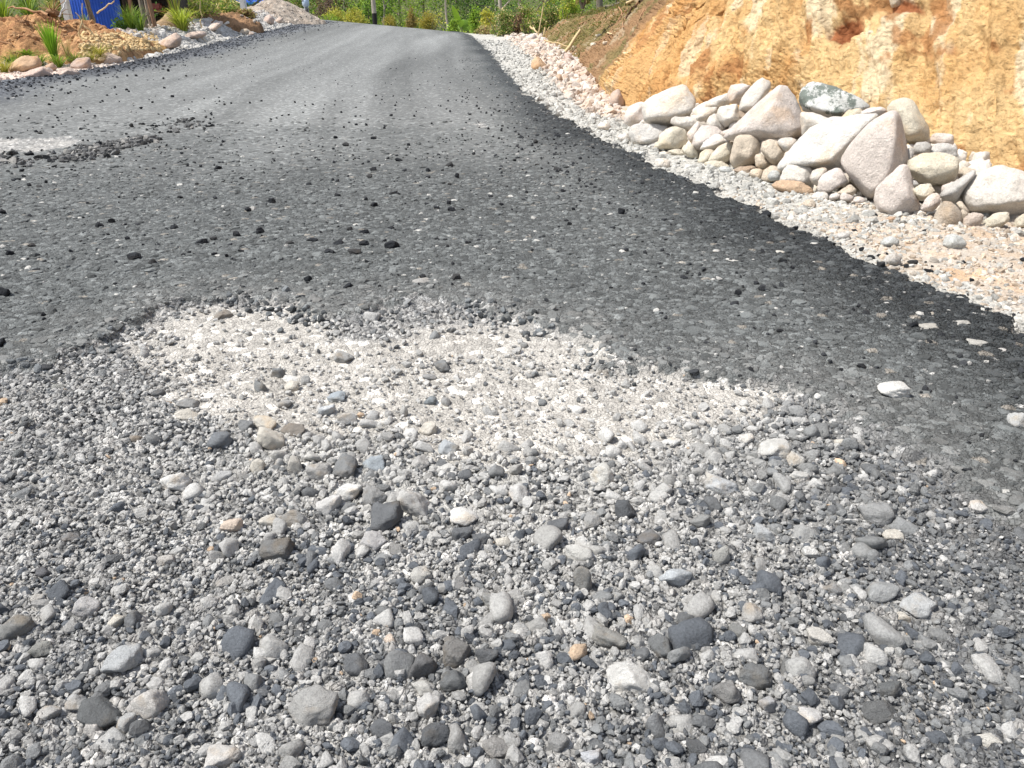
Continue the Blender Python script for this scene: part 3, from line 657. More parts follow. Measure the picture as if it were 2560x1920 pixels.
# small rubble that fills the hollows of the heap
def pile_core():
    xs = np.linspace(.9, 4.6, 150); ks = np.linspace(-.12, 3.2, 130)
    X = np.repeat(xs[:, None], len(ks), 1); Y = yfront(X)+ks[None, :]
    Z = zbase(X, Y)+np.where(ks > .25, 1, 0)[None, :]*0+SLOPE*np.clip(ks[None, :]-.34, 0, .9-.62*ss(2.3, 3.0, X))-.9*np.clip(ks[None, :]-1.35+.85*ss(2.3, 3.0, X), 0, 9)
    endf = ss(.95, 1.6, X)*(1-ss(3.7, 4.5, X)); Z = zbase(X, Y)-.10+(Z-zbase(X, Y))*endf
    x, y, z = X.ravel(), Y.ravel(), Z.ravel(); z = z+.05*(fbm(x*9, y*9, 4, 91)-.5)
    idx = np.arange(X.size).reshape(X.shape); q = np.stack([idx[:-1, :-1], idx[1:, :-1], idx[1:, 1:], idx[:-1, 1:]], -1).reshape(-1, 4)
    col = np.broadcast_to(np.array([.40, .31, .22]), (len(x), 3))*(.8+.4*fbm(x*6, y*6, 3, 92))[:, None]
    tag(link('rubble', mesh_np('rubble', np.stack([x, y, z], 1), q, col), M_SOIL), 'earth and small rubble under the heap of rocks', 'rubble', kind='stuff')
    n = 800; px = RNG.uniform(1.2, 3.9, n); k = RNG.uniform(-.1, 1.2, n)*(1-.5*ss(2.5, 3.2, px)); py = yfront(px)+k
    r = (.016+.07*RNG.random(n)**1.6)*(.5+.5*np.clip(k*2, 0, 1)); pz = zbase(px, py)+SLOPE*np.clip(k-.36, 0, .9)*(ss(.95, 1.6, px)*(1-ss(3.7, 4.5, px)))-.02
    c = mixc(np.broadcast_to(np.array(PALE), (n, 3)), TAN, RNG.random(n)*.8)*RNG.uniform(.8, 1.05, (n, 1))
    tag(join_fields('filling_stones', [stone_field('', np.stack([px, py, pz], 1), r, c, 3, None)], M_STONE_L), 'small pale stones filling the gaps of the heap', 'stones', kind='stuff')
pile_core()

# ------------------------------------------------------------------ single stones and crumbs of the foreground, placed where they lie
DARK = (.135, .140, .145); DGREY = (.20, .205, .205); MID = (.30, .298, .288); LGREY = (.40, .40, .39); SB = (.30, .33, .35); WH = (.60, .59, .56); CRM = (.52, .49, .43); PK = (.55, .46, .38); BRN = (.22, .20, .175); BLK = (.022, .024, .027); TARRED = (.12, .125, .13)
def stone(px, py, w_, h_, col, label, round_=9, tall=1.0, lift=.30, seed=None, cat='stone', group=None, name='stone', level=None, p=None, zg=None, hf=None):
    g = U(px, py+h_*.22, zg); z0 = ground_z(g[0], g[1]) if zg is None else g[2]
    dist = math.hypot(g[1]*cp+(CAM_H-z0)*sp, 0); hw = w_/2*dist/FPX
    el = math.atan2(CAM_H-z0, g[1]); Hs = h_*dist/FPX                       # screen height = depth*sin + height*cos
    rs = np.random.default_rng(seed if seed is not None else int(px*31+py*17))
    hz = Hs*.78*tall; dy = max(hw*1.5, Hs/math.sin(el)*.62) if Hs/math.sin(el) < hw*4 else hw*1.6
    dy = min(dy, hw*2.4)
    lv = level or (4 if w_ > 44 else 3)
    nrm = rs.normal(size=(13, 3)); nrm /= np.linalg.norm(nrm, axis=1)[:, None]
    N = np.vstack([nrm, np.eye(3), -np.eye(3)]); D = np.concatenate([rs.uniform(.60, 1.0, 13), np.full(6, 1.0)])
    v = poly_body(ICO[lv][0], N, D, p or round_*1.7)
    v = v*(1+.14*(fbm3(v*2.1+rs.uniform(0, 50), 3, 3)-.5)*2+.11*(fbm3(v*5+rs.uniform(0, 50), 4, 6, .65)-.5)*2)[:, None]
    v = v/np.abs(v).max(0)
    a = rs.uniform(-.5, .5); v = v*np.array([hw, dy*.5, hz*.62])
    t = rs.uniform(-.25, .25); R = np.array([[math.cos(t), 0, -math.sin(t)], [0, 1, 0], [math.sin(t), 0, math.cos(t)]]); v = v@R.T
    r2 = rs.uniform(-.3, .3); R = np.array([[math.cos(r2), -math.sin(r2), 0], [math.sin(r2), math.cos(r2), 0], [0, 0, 1]]); v = v@R.T
    v[:, 2] += hz*.62*(.25+lift)
    o = link(name, mesh_np(name, v, ICO[lv][1], None, lv > 3 or name == 'stone'), M_PEB, loc=(g[0], g[1], z0), color=[c*1.06 for c in col])
    TAKEN.append((g[0], g[1], hw)); tag(o, label, cat, group); return o
GS = 'larger loose stones lying in the worn hole of the road'
# px, py, width, height in the photograph, colour, look, roundness
STONES = [
(683,1105,74,64,CRM,'big pale cream rounded stone',8),(553,1105,66,52,(.17,.18,.19),'dark bluish rounded stone',10),(669,1067,66,38,CRM,'pale lump',8),(620,1072,48,32,DGREY,'dark flat topped stone',9),(732,1078,72,22,BRN,'flat brown stone',9),
(466,1041,70,20,CRM,'long flat brownish white stone',8),(472,1009,60,36,MID,'marbled grey and white stone',8),(822,1020,46,36,(.48,.50,.51),'pale bluish angular stone',16),(842,989,46,28,SB,'slate coloured wedge of stone',16),(731,962,38,35,CRM,'cream upright stone in the sand',9),
(654,966,38,34,DGREY,'dark speckled stone',9),(763,944,30,28,MID,'grey round stone',9),(724,937,46,15,WH,'thin white flat stone',10),(695,925,34,34,DGREY,'upright dark grey stone',9),(868,1047,54,34,LGREY,'low light grey stone',8),
(932,1038,32,29,LGREY,'small squarish light coloured stone',16),(1071,1073,52,36,CRM,'sand dusted rounded stone',8),(1078,997,32,27,(.22,.24,.25),'small bluish dark stone in the sand',9),(1114,1003,28,24,MID,'small grey stone in the sand',9),(1357,1002,26,20,DGREY,'small dark stone alone in the sand',9),
(1447,1025,38,20,WH,'flat white stone in the sand',16),(1327,915,26,19,WH,'small white stone on the sand',16),(1106,911,46,30,DGREY,'dark rounded stone',9),(1074,937,38,16,MID,'flat grey stone on the sand',9),(860,888,50,34,MID,'grey angular stone with a tan edge',16),
(397,983,40,25,DARK,'dark slab like stone',16),(339,1099,40,26,BRN,'small brownish dark stone',9),(559,787,46,26,BRN,'dark brown lump',8),(1122,1121,56,39,(.36,.38,.39),'square blue grey stone',24),(440,1211,74,60,WH,'white angular stone with a blunt end',20),
(554,1196,56,34,LGREY,'light grey flat faced stone',18),(648,1174,42,46,CRM,'pale upright stone',12),(738,1168,44,56,(.42,.40,.36),'egg shaped stone with a dark foot',7),(702,1166,26,38,LGREY,'narrow grey stone leaning on the egg shaped one',9),(796,1183,68,56,(.40,.39,.37),'half tarred pale stone',8),
(868,1171,66,60,DGREY,'large dark rough stone',8),(935,1164,58,40,SB,'bluish crystalline stone',20),(1051,1166,48,42,(.40,.39,.37),'grey dusted round stone',8),(871,1232,80,60,WH,'large bright angular stone',16),(824,1266,60,58,(.50,.49,.47),'roundish pale stone with a grey shadow side',10),
(1033,1261,84,98,(.45,.44,.42),'tallest pale pitted stone of the rim',9),(961,1299,92,74,DARK,'broad dark speckled stone',12),(938,1244,62,56,MID,'mottled grey stone',9),(1164,1299,80,44,WH,'long white lumpy stone',8),(1292,1237,60,56,(.50,.49,.47),'white stone with a black tarred side',14),
(1395,1316,54,42,DARK,'dark faceted stone',14),(584,1319,60,46,PK,'cream pink rounded stone',8),(735,1299,76,52,MID,'long grey rounded stone',8),(674,1304,46,42,CRM,'pale stone leaning on the long grey one',9),(692,1373,90,60,(.17,.17,.165),'dark brick shaped stone',22),
(938,1357,66,58,(.42,.41,.40),'white and grey knobbly stone',9),(1155,1339,54,46,DARK,'dark round rough stone',8),(1207,1354,48,38,DARK,'small dark block',14),(1259,1359,44,35,CRM,'small pale rounded stone',8),(1442,1385,82,62,(.50,.49,.46),'rough white crusted round stone',7),
(1059,1447,64,55,(.42,.41,.38),'speckled triangular stone',14),(1215,1650,60,58,DARK,'dark lump at the lower centre',9),(897,1676,80,52,DARK,'dark bluish oval stone',8),(307,1656,104,78,(.40,.41,.41),'pale grey block with a broken corner',20),(379,1763,104,90,(.50,.48,.45),'large round whitish stone',6),
(793,1775,146,88,(.34,.335,.32),'biggest mottled oval cobble',7),(122,1783,72,46,(.38,.37,.35),'pale brown stone with a flat bottom',10),(249,1786,130,52,(.13,.135,.135),'long dark bar shaped lump',8),(197,1763,60,48,LGREY,'light angular stone',16),(243,1827,50,50,(.48,.46,.43),'round pale dusty stone',7),
(321,1812,62,52,(.38,.38,.37),'grey white angular stone',16),(35,1578,92,72,(.23,.23,.22),'rough grey brown lump at the frame edge',9),(293,1560,44,46,CRM,'cream oval stone standing on edge',8),(338,1555,52,60,(.17,.175,.18),'dark slab standing beside a cream oval',12),(215,1526,78,56,(.42,.41,.40),'crusted pale lump with dark spots',8),
(98,1502,42,38,(.50,.48,.44),'small pale round stone',7),(108,1627,66,46,(.27,.27,.25),'grey wedge stone',14),(1062,1670,80,76,(.14,.14,.14),'dark angular faceted stone',18),(1137,1641,88,80,(.20,.195,.185),'large brown grey speckled stone',10),(1137,1711,78,64,(.15,.155,.155),'dark four sided stone',16),
(1062,1728,70,46,(.47,.46,.43),'pale stone pinned under the dark faceted one',9),(1070,1775,58,76,(.46,.45,.43),'long pale broken stone',12),(958,1829,64,52,DARK,'rounded black grey stone',8),(1088,1844,80,58,(.11,.115,.12),'dark bluish egg shaped lump',8),(978,1615,36,32,PK,'small pink white stone',14),
(772,1621,38,40,(.50,.49,.47),'small irregular white stone',14),(555,1900,104,48,(.52,.50,.47),'long pale rock cut by the bottom edge',12),(1238,1867,76,54,(.30,.29,.275),'rounded grey pebble with dust',7),(1027,1899,44,36,WH,'small white stone',12),(1798,1214,92,46,(.45,.46,.46),'long blocky pale stone',20),
(1505,1190,68,58,(.56,.55,.51),'round bright white stone',8),(1558,1275,58,58,(.10,.105,.11),'dark rough ball like stone',7),(1396,1313,1,1,DARK,'',9),(1454,1460,48,100,(.27,.265,.25),'tall oblong grey stone',7),(1801,1400,44,60,(.36,.355,.33),'smooth standing oval stone',6),
(1685,1449,84,56,(.42,.44,.45),'bluish white angular stone',18),(1916,1340,66,52,(.40,.41,.41),'light grey angular stone',18),(2020,1380,46,46,WH,'bright white nugget',12),(2081,1478,54,38,(.28,.28,.275),'smooth grey rounded pebble',7),(2197,1484,90,60,(.31,.315,.31),'large smooth grey oval stone',7),
(2296,1524,96,60,(.42,.425,.42),'pale grey wedge shaped stone',22),(2250,1545,44,32,CRM,'small cream chip under the wedge shaped stone',12),(1522,1594,94,62,(.29,.285,.265),'broad grey brown flat stone',8),(1570,1686,126,74,(.55,.54,.51),'largest white block of the foreground',20),(1653,1617,72,72,(.16,.165,.165),'dark grey angular stone',14),
(1366,1654,50,58,(.50,.49,.47),'white triangular chip',18),(2050,1600,66,48,(.48,.46,.42),'cream stone with a grey hollow in its top',10),(1875,1540,60,62,(.38,.37,.35),'knobbly pale grey stone',9),(1841,1590,54,36,(.22,.22,.21),'grey trapezoid stone',16),(1885,1695,88,66,(.17,.175,.175),'large dark rounded lump',8),
(1815,1730,78,62,(.25,.245,.235),'grey brown pebbly lump',8),(1917,1758,50,54,(.38,.38,.38),'light grey squarish stone',16),(2018,1793,76,46,(.56,.55,.53),'smooth white oval stone',8),(2469,1851,56,38,(.54,.52,.47),'white nugget in the dark corner',9),(2200,1781,100,54,(.14,.142,.14),'long dark speckled slab',14),
(2223,1724,64,52,(.13,.135,.135),'dark knob of bitumen and stone',9),(1482,1897,60,46,(.50,.51,.53),'white block at the bottom edge',18),(1393,1860,62,48,(.27,.268,.26),'rounded grey stone near the bottom edge',8),(1966,1671,54,42,(.17,.17,.165),'small dark oval stone',8),(2229,1342,56,24,CRM,'flat cream yellow stone',8),
(2443,1275,48,38,(.50,.48,.45),'pitted white lump on dark bitumen',9),(2183,1290,76,66,(.28,.28,.275),'big dusty grey lump',8),(2222,994,74,42,(.56,.55,.52),'big flat white stone on the dark asphalt',16),(1928,1125,78,60,(.50,.49,.46),'pale triangular stone',16),(1983,1148,54,42,(.48,.47,.44),'pale angular stone right of the triangular one',18),
(1998,1192,64,34,(.52,.51,.48),'low white rounded stone',9),(1685,1102,36,30,(.56,.56,.54),'bright square white chip',20),(1864,1102,40,30,(.54,.52,.48),'white stone at the end of the sand',14),(2105,1106,40,24,(.52,.49,.43),'cream stone alone right of the sand',10),(2545,1067,66,42,(.40,.40,.385),'grey stone cut by the frame on dark asphalt',10),
(2396,824,48,20,(.40,.385,.35),'pale stone pressed into the black asphalt',8),(2322,795,56,18,(.41,.39,.35),'long pale stone pressed into the black edge',8),(2313,833,54,20,(.39,.37,.33),'broken pale stone in the black edge strip',14),(2443,876,66,28,(.41,.395,.36),'largest pale stone set in the black edge strip',9),(2500,896,30,16,(.50,.48,.45),'small pale stone beside the largest set one',10),
(1830,665,40,10,(.50,.49,.46),'thin white flake in the asphalt',12),(1954,646,38,12,(.50,.48,.43),'upper thin white flake in the asphalt',12),(1790,641,22,12,(.46,.45,.43),'little grey white chip in the asphalt',14),(2035,670,28,8,(.50,.49,.46),'flat white sliver near the black edge',12),(1640,792,18,12,(.5,.49,.46),'tiny white cube like chip on the asphalt',20),
(1056,715,50,18,(.34,.33,.31),'flat pale stone showing through asphalt above the hole',8),(712,1005,36,26,MID,'grey stone left of the sand patch',9),(1262,1104,1,1,MID,'',9),(1160,1196,40,30,DARK,'dark pebble below the sand patch',9),(1330,1160,36,28,(.28,.28,.27),'grey pebble below the sand patch',9),
(1480,1300,48,44,MID,'grey faceted pebble',14),(1620,1350,60,40,(.17,.17,.17),'dark rounded mound like stone',8),(1750,1310,54,44,(.26,.26,.25),'dusty grey round pebble right of centre',8),(1230,1510,50,44,(.26,.26,.25),'grey pebble at the centre',9),(1540,1500,46,38,(.30,.30,.29),'light grey faceted pebble',14),
(560,1450,54,30,(.33,.32,.30),'low pale brown pebble',8),(420,1400,50,34,(.42,.40,.37),'pale knob in fine gravel',9),(180,1350,56,24,(.22,.22,.22),'flat dark grey patch like stone',8),(60,1240,50,30,(.20,.205,.205),'dark lump at the far left of the gravel',8),(110,1440,48,20,(.12,.12,.125),'dark flat stone low at the left edge of the gravel',8),
(48,1139,34,34,(.17,.175,.17),'dark rounded stone near the left edge',8),(148,970,34,24,(.27,.27,.25),'small greenish stone on the gravel edge',8),(146,948,34,18,(.10,.10,.095),'dark stone above a small greenish one',9),(117,923,34,16,(.06,.062,.065),'black flat crumb at the edge of the gravel',9),(210,886,26,16,(.10,.10,.10),'dark little stone near the gravel edge',12),
(1900,940,1,1,MID,'',9)]
STONES = [q for q in STONES if q[5]]
ANCH = [(683,1105,'the big pale cream stone'),(1033,1261,'the tall pale pitted stone'),(440,1211,'the white blunt ended stone'),(379,1763,'the large round whitish stone'),(793,1775,'the biggest mottled oval'),(1570,1686,'the largest white block'),(2197,1484,'the smooth grey oval'),(1505,1190,'the round bright white stone'),(1798,1214,'the long blocky pale stone'),(1137,1641,'the brown grey speckled stone'),(2222,994,'the flat white stone on asphalt'),(692,1373,'the dark brick shaped stone'),(1442,1385,'the white crusted stone'),(871,1232,'the bright angular stone'),(2018,1793,'the smooth white oval')]
seen_l = {}
for q in STONES:
    px, py, w_, h_, col, look, rd = q
    lab = look
    if len(look.split()) < 8:
        c_ = [(math.hypot(px-a, (py-b)*1.3), a, b, t) for a, b, t in ANCH if math.hypot(px-a, py-b) > 5]
        d_, a, b, t = min(c_)
        if d_ < 420:
            rel = ('beside' if abs(py-b) < 45 else 'beyond' if py < b else 'nearer than')
            lab = look+' '+rel+' '+t
    embed = ('pressed' in look or 'set in' in look or 'flake' in look or 'sliver' in look or 'black edge' in look or 'showing through' in look)
    if len(lab.split()) < 4: lab += ' in the gravel'
    while lab in seen_l: lab = 'another '+lab
    seen_l[lab] = 1
    stone(px, py, w_, h_, col, lab, rd, lift=.12 if embed else .22, tall=.7 if embed else 1.0, group=GS)

# black crumbs lying on the asphalt: px, py, width, height
CR = [(14,498+250,30,26)]
Z5 = [(610,40,12,11),(680,175,16,12),(945,300,22,14),(1045,350,18,14),(853,372,15,11),(778,432,23,13),(1180,450,32,22),(1073,487,26,20),(1237,452,13,9),(1368,260,15,11),(1445,277,14,12),(1450,168,17,12),(1320,137,12,10),(1197,137,12,8),(1187,270,10,11),(1720,268,32,14),(1495,200,26,18),(1615,172,24,12),(1615,310,30,16),(1598,341,26,17),(1335,370,22,12),(1940,292,30,20),(1850,315,22,16),(1912,314,12,11),(1975,340,18,22),(1850,342,20,12),(1943,373,18,12),(1460,424,24,18),(1700,413,34,14),(1815,380,14,9),(1615,465,34,20),(1885,475,28,14),(1940,457,18,18),(1952,485,32,18),(1998,484,14,10),(2118,427,18,10),(2167,465,18,12),(433,557,32,22),(490,536,26,22),(755,568,32,18),(762,552,16,8),(350,626,20,10),(365,640,20,9),(875,630,50,22),(1025,598,30,24),(1125,583,34,26),(1510,571,26,18),(1575,585,36,20),(1355,624,50,16),(1255,638,36,14),(1575,643,40,24),(1697,648,56,32),(1535,682,56,22),(1425,680,34,16),(1465,640,44,18),(1045,675,24,16),(590,705,50,26),(665,728,32,26),(1335,800,32,28),(1970,795,38,30),(1505,832,34,20),(165,762,30,12),(18,1085,40,40),(15,497,28,24),(55,688,36,24),(145,650,30,18),(925,618,30,20),(1388,585,14,12),(1690,565,28,12),(958,657,14,10),(1770,412,12,10),(2060,30,10,8),(1080,408,10,8),(1105,430,12,8),(535,550,26,9),(1330,310,9,8),(1765,200,14,14),(1790,75,10,8),(1690,72,14,8),(1540,112,12,9),(1583,112,12,12),(1475,58,10,9),(1395,88,10,9),(350,38,9,7),(380,55,9,7),(215,24,12,7),(970,24,9,8),(1080,16,9,7),(1000,18,9,8),(950,10,8,7),(1275,14,9,8),(890,78,12,9),(830,85,12,8),(915,118,16,10),(885,130,14,10)]
for X, Y, a, b in Z5: CR.append((X*.5787, 250+Y*.5787, a*.5787, b*.5787))
Z9 = [(1297,424,28,26),(1655,497,64,34),(1830,530,36,14),(1095,730,40,22),(1187,801,34,28),(1312,857,22,14),(1015,1070,44,18),(735,1163,32,24),(645,1100,40,24),(712,1107,36,20),(1710,680,30,20),(1900,645,36,20),(1970,652,30,20),(1350,228,40,26),(1470,272,36,34),(1650,232,50,30),(1485,215,36,18),(1540,100,26,16),(1630,160,24,22),(1550,190,26,14),(2110,470,40,22),(2180,655,24,14),(1485,460,40,18),(1233,640,22,14),(1527,555,16,14),(2185,865,50,50),(1730,935,40,20),(775,845,56,26),(858,838,30,20),(750,790,36,36),(560,790,36,18),(600,108,16,10),(1075,150,22,22),(835,1097,26,12),(990,1105,36,16),(1510,1085,44,16),(2120,1000,50,18)]
for X, Y, a, b in Z9: CR.append((900+X*.2984, 280+Y*.2984, a*.2984, b*.2984))
ZC = [(50,205,80,60),(288,320,50,44),(517,403,50,44),(558,388,28,28),(848,488,42,38),(925,555,60,34),(990,541,34,28),(1050,525,40,20),(1210,620,56,28),(1277,590,76,44),(1385,590,26,20),(1405,658,84,28),(1440,622,26,18),(1770,740,40,40),(2195,595,40,34),(2085,628,36,26),(1705,592,34,22),(925,300,30,18),(797,322,44,18),(968,195,34,30),(997,668,60,56),(180,640,60,50),(1890,990,50,30),(1375,332,30,20),(1265,1180,70,60),(155,1235,70,30)]
for X, Y, a, b in ZC: CR.append((1900+X*.2984, 480+Y*.2984, a*.2984, b*.2984))
Z4 = [(1300,155,36,40),(1385,130,28,18),(1415,132,40,22),(1550,155,30,26),(1510,148,40,18),(1705,182,44,18),(1455,192,22,22),(1665,208,32,20),(1755,212,44,16),(1255,230,28,16),(1272,260,28,22),(1392,257,32,24),(1540,248,22,16),(1560,288,44,26),(2018,186,26,18),(2105,150,32,28),(2065,157,50,10),(1915,75,30,14),(800,183,28,12),(572,70,24,12),(985,335,60,40),(1105,415,56,34),(300,440,70,34),(425,392,28,26),(500,500,60,40),(625,505,60,26),(800,495,60,20),(45,508,80,40),(245,560,50,18),(540,555,60,24),(240,655,44,26),(170,692,70,26),(85,605,40,22),(220,600,44,34),(125,632,26,16),(715,590,26,18),(400,755,60,14),(1520,575,44,16),(1590,650,36,16),(2168,570,52,36),(1950,735,36,30),(1780,870,56,30),(1210,828,22,14),(1385,565,20,14),(1835,375,18,12),(395,220,50,14),(860,435,40,16),(745,345,34,20)]
for X, Y, a, b in Z4: CR.append((X*.2532, 280+Y*.2532, a*.2532, b*.2532))
ZL = [(95,575,24,22),(185,535,32,24),(190,635,18,14),(580,535,36,24),(775,478,30,22),(858,450,34,28),(785,590,24,16),(760,605,24,12),(1400,560,34,26),(1427,580,20,16),(1275,532,26,16),(1508,403,28,24),(1410,405,24,14),(1812,437,26,16),(1815,298,40,20),(1430,317,24,28),(1910,635,38,28),(1140,688,18,16),(1820,540,28,14),(1865,350,28,30),(1255,310,34,20),(1205,320,30,22),(650,435,20,16),(510,410,34,16),(2065,405,14,12),(1690,700,22,14)]
for X, Y, a, b in ZL: CR.append((X*.226, 100+Y*.226, a*.226, b*.226))
zones = {}
for (px, py, a, b) in CR:
    big = a > 16; edge = px > 1700 and px*.44 < py+430
    if py > 600 and big: lab = 'large black asphalt crumb near the worn hole'
    elif px > 1750 and py > 530: lab = 'black asphalt crumb at the near right edge of the road'
    elif py < 330: lab = 'tiny black asphalt crumb on the smooth far road'
    elif px < 560 and py < 480: lab = 'black asphalt crumb around the pale hole on the left of the road'
    elif px > 1200: lab = 'black asphalt crumb on the rough right side of the road'
    else: lab = 'black asphalt crumb on the middle of the road'
    stone(px, py, max(a, 5.5)*1.15, max(b, 5)*1.15, BLK if random.random() < .75 else (.05, .05, .05), lab, 13, lift=.42, tall=1.1, cat='asphalt crumb', group=lab, name='asphalt_crumb', level=2 if a < 10 else 3)

# ------------------------------------------------------------------ gravel nobody could count
def gravel():
    fields = []
    def cols(x, y, n, duF, rr=.005):
        t = RNG.random(n); darkp = .18+.40*ss(.45, .62, fbm(x*7, y*7, 3, 111))+.26*ss(.2, 1.0, x)*ss(2.4, 1.3, y)
        pz = paleF(x, y); darkp *= (1-.75*duF)*(1-.6*pz); palep = .26+.30*duF-.12*ss(.3, 1, x)+.38*pz
        c = np.empty((n, 3)); c[:] = (.36, .355, .34); c = mixc(c, [.47, .455, .42], pz*.8); c = mixc(c, [.17, .176, .176], ss(.30, .95, x)*.85)
        c[t < palep+darkp] = (.185, .19, .19); c[t < palep+darkp*.35] = (.105, .11, .115); c[t < palep] = (.47, .462, .44); c = mixc(c, [.27, .27, .262], np.full(n, .25 if rr > .01 else .08)); m_ = (RNG.random(n) < (.34 if rr > .007 else .12)*ss(1.75, 1.2, y)*(1-.5*pz)); c[m_] = (.115, .125, .138)
        c[RNG.random(n) < .003] = (.50, .38, .27)
        return c*RNG.uniform(.78, 1.2, (n, 1))
    for r, cover, y0, y1, lvl in ((.0032, .30, .42, 1.35, 1), (.0048, .34, .42, 2.3, 1), (.0075, .30, .42, 3.3, 2), (.0115, .26, .42, 3.7, 2), (.017, .17, .42, 3.4, 3), (.024, .055, .42, 3.0, 3)):
        cover *= .9 if r > .006 else 1.15
        area = (y1-y0)*(2*.80*(y1+.4)); n = int(area*cover/(math.pi*r*r))
        y = RNG.uniform(y0, y1, n); x = RNG.uniform(-1, 1, n)*.80*(y1+.4); m = np.abs(x) < .74*(y+.42); x, y = x[m], y[m]
        road, hole, dust, nn = masks(x, y); duF = ss(.06, -.12, dust)
        dens = ss(.02, -.06, hole)*(1-.93*duF)+.05*ss(.12, 0, hole)
        dens += .035*duF*(r > .007)+.07*duF*(r < .007)
        big = r > .01
        band = np.exp(-((y-1.62)/.28)**2)*ss(-1.0, -.4, x)*ss(1.4, .7, x)     # bigger stones thrown up on the near rim
        low = ss(1.35, .95, y); fine = ss(-.2, -.9, x)*ss(1.0, 1.5, y)
        if big: dens *= (.25+.9*band+.6*low)*(1-.6*fine)
        else: dens *= .85+.3*fine
        dens *= .35+1.3*fbm(x*4, y*4, 3, int(r*1e5))
        flatc = ss(.6, 1.5, x)*ss(2.2, 1.2, y); dens *= 1-.55*flatc
        m = RNG.random(len(x)) < dens; x, y, duF = x[m], y[m], duF[m]
        rad = r*RNG.uniform(.75, 1.3, len(x)); m = free(x, y, rad); x, y, duF, rad = x[m], y[m], duF[m], rad[m]
        z = zmid(x, y)+.007+rad*RNG.uniform(-.45, .35, len(x))
        fields.append(stone_field('', np.stack([x, y, z], 1), rad, cols(x, y, len(x), duF, r), lvl, None))
    tag(join_fields('gravel', fields, M_STONE), 'loose grey and white gravel covering the worn hole in the road', 'gravel', kind='stuff')
    # gravel and grit on the bitumen around the hole and the black rim
    fields = []
    for r, dn, y0, y1, lvl, cc in ((.007, 110, 1.2, 7, 1, 0), (.012, 22, 1.5, 11, 1, 0), (.010, 12, 4, 20, 1, 1)):
        n = int((y1-y0)*1.6*(y1+.4)*dn); y = RNG.uniform(y0, y1, n); x = RNG.uniform(-1, 1, n)*.8*(y1+.4)
        road, hole, dust, nn = masks(x, y); edge = ss(1.5, .1, (xR(y)-x)); d = (road > -.14*RNG.random(n)**2)*(hole > 0)*(.10+.9*edge+.35*np.exp(-(hole/.25)**2)+.3*ss(.5, .7, fbm(x*2, y*2, 3, 122)))
        m = (RNG.random(n) < d) & (np.abs(x) < .78*(y+.5)); x, y, edge = x[m], y[m], edge[m]
        rad = r*RNG.uniform(.6, 1.3, len(x)); z = zmid(x, y)+.004+rad*.35
        c = np.empty((len(x), 3)); c[:] = (.035, .037, .04); c[RNG.random(len(x)) < .15*(1-edge)] = (.38, .37, .35)
        fields.append(stone_field('', np.stack([x, y, z], 1), rad, c*RNG.uniform(.7, 1.4, (len(x), 1)), lvl, None))
    n = 3200; y = RNG.uniform(7, 42, n); x = xL(y)+np.abs(RNG.normal(0, .6, n)); c = np.tile([.055, .058, .064], (n, 1))*RNG.uniform(.6, 1.8, (n, 1)); rad = .010+.020*RNG.random(n)**2
    fields.append(stone_field('', np.stack([x, y, zmid(x, y)+rad*.3], 1), rad, c, 1, None))
    G_ = np.array(GRAV2); n = 26000; x = RNG.uniform(G_[:, 0].min()-.3, G_[:, 0].max()+.3, n); y = RNG.uniform(G_[:, 1].min()-.3, G_[:, 1].max()+.3, n); sd_ = sdf(x, y, GRAV2)+.5*(fbm(x*2.5, y*2.5, 3, 128)-.5)
    m = RNG.random(n) < ss(.10, -.35, sd_)*(.1+1.1*ss(.35, .7, fbm(x*1.6, y*1.6, 3, 129)))*.6; x, y = x[m], y[m]; rad = .010+.024*RNG.random(len(x))**2.4; c = np.tile([.10, .10, .098], (len(x), 1))*RNG.uniform(.3, 1.8, (len(x), 1)); w_ = RNG.random(len(x)) < .14; c[w_] = np.array([.28, .27, .25])
    fields.append(stone_field('', np.stack([x, y, zmid(x, y)+rad*.3], 1), rad, c, 2, None))
    n = 60000; y = RNG.uniform(1.2, 4.2, n); x = RNG.uniform(-2.6, 2.6, n); road, hole, dust, nn = masks(x, y)
    d = np.exp(-((hole+.01)/.06)**2)*.8*ss(.38, .66, fbm(x*2.2, y*2.2, 3, 127))*ss(1.4, 2.2, y+.5*(x < -.5)); m = RNG.random(n) < d*.5; x, y = x[m], y[m]
    rad = .004+.012*RNG.random(len(x))**2; c = np.tile([.075, .080, .082], (len(x), 1))*RNG.uniform(.5, 2.6, (len(x), 1)); z = zmid(x, y)+rad*.25+.003
    fields.append(stone_field('', np.stack([x, y, z], 1), rad, c, 2, None))
    tag(join_fields('asphalt_grit', fields, M_STONE), 'fine black grit scattered over the asphalt', 'grit', kind='stuff')
gravel()
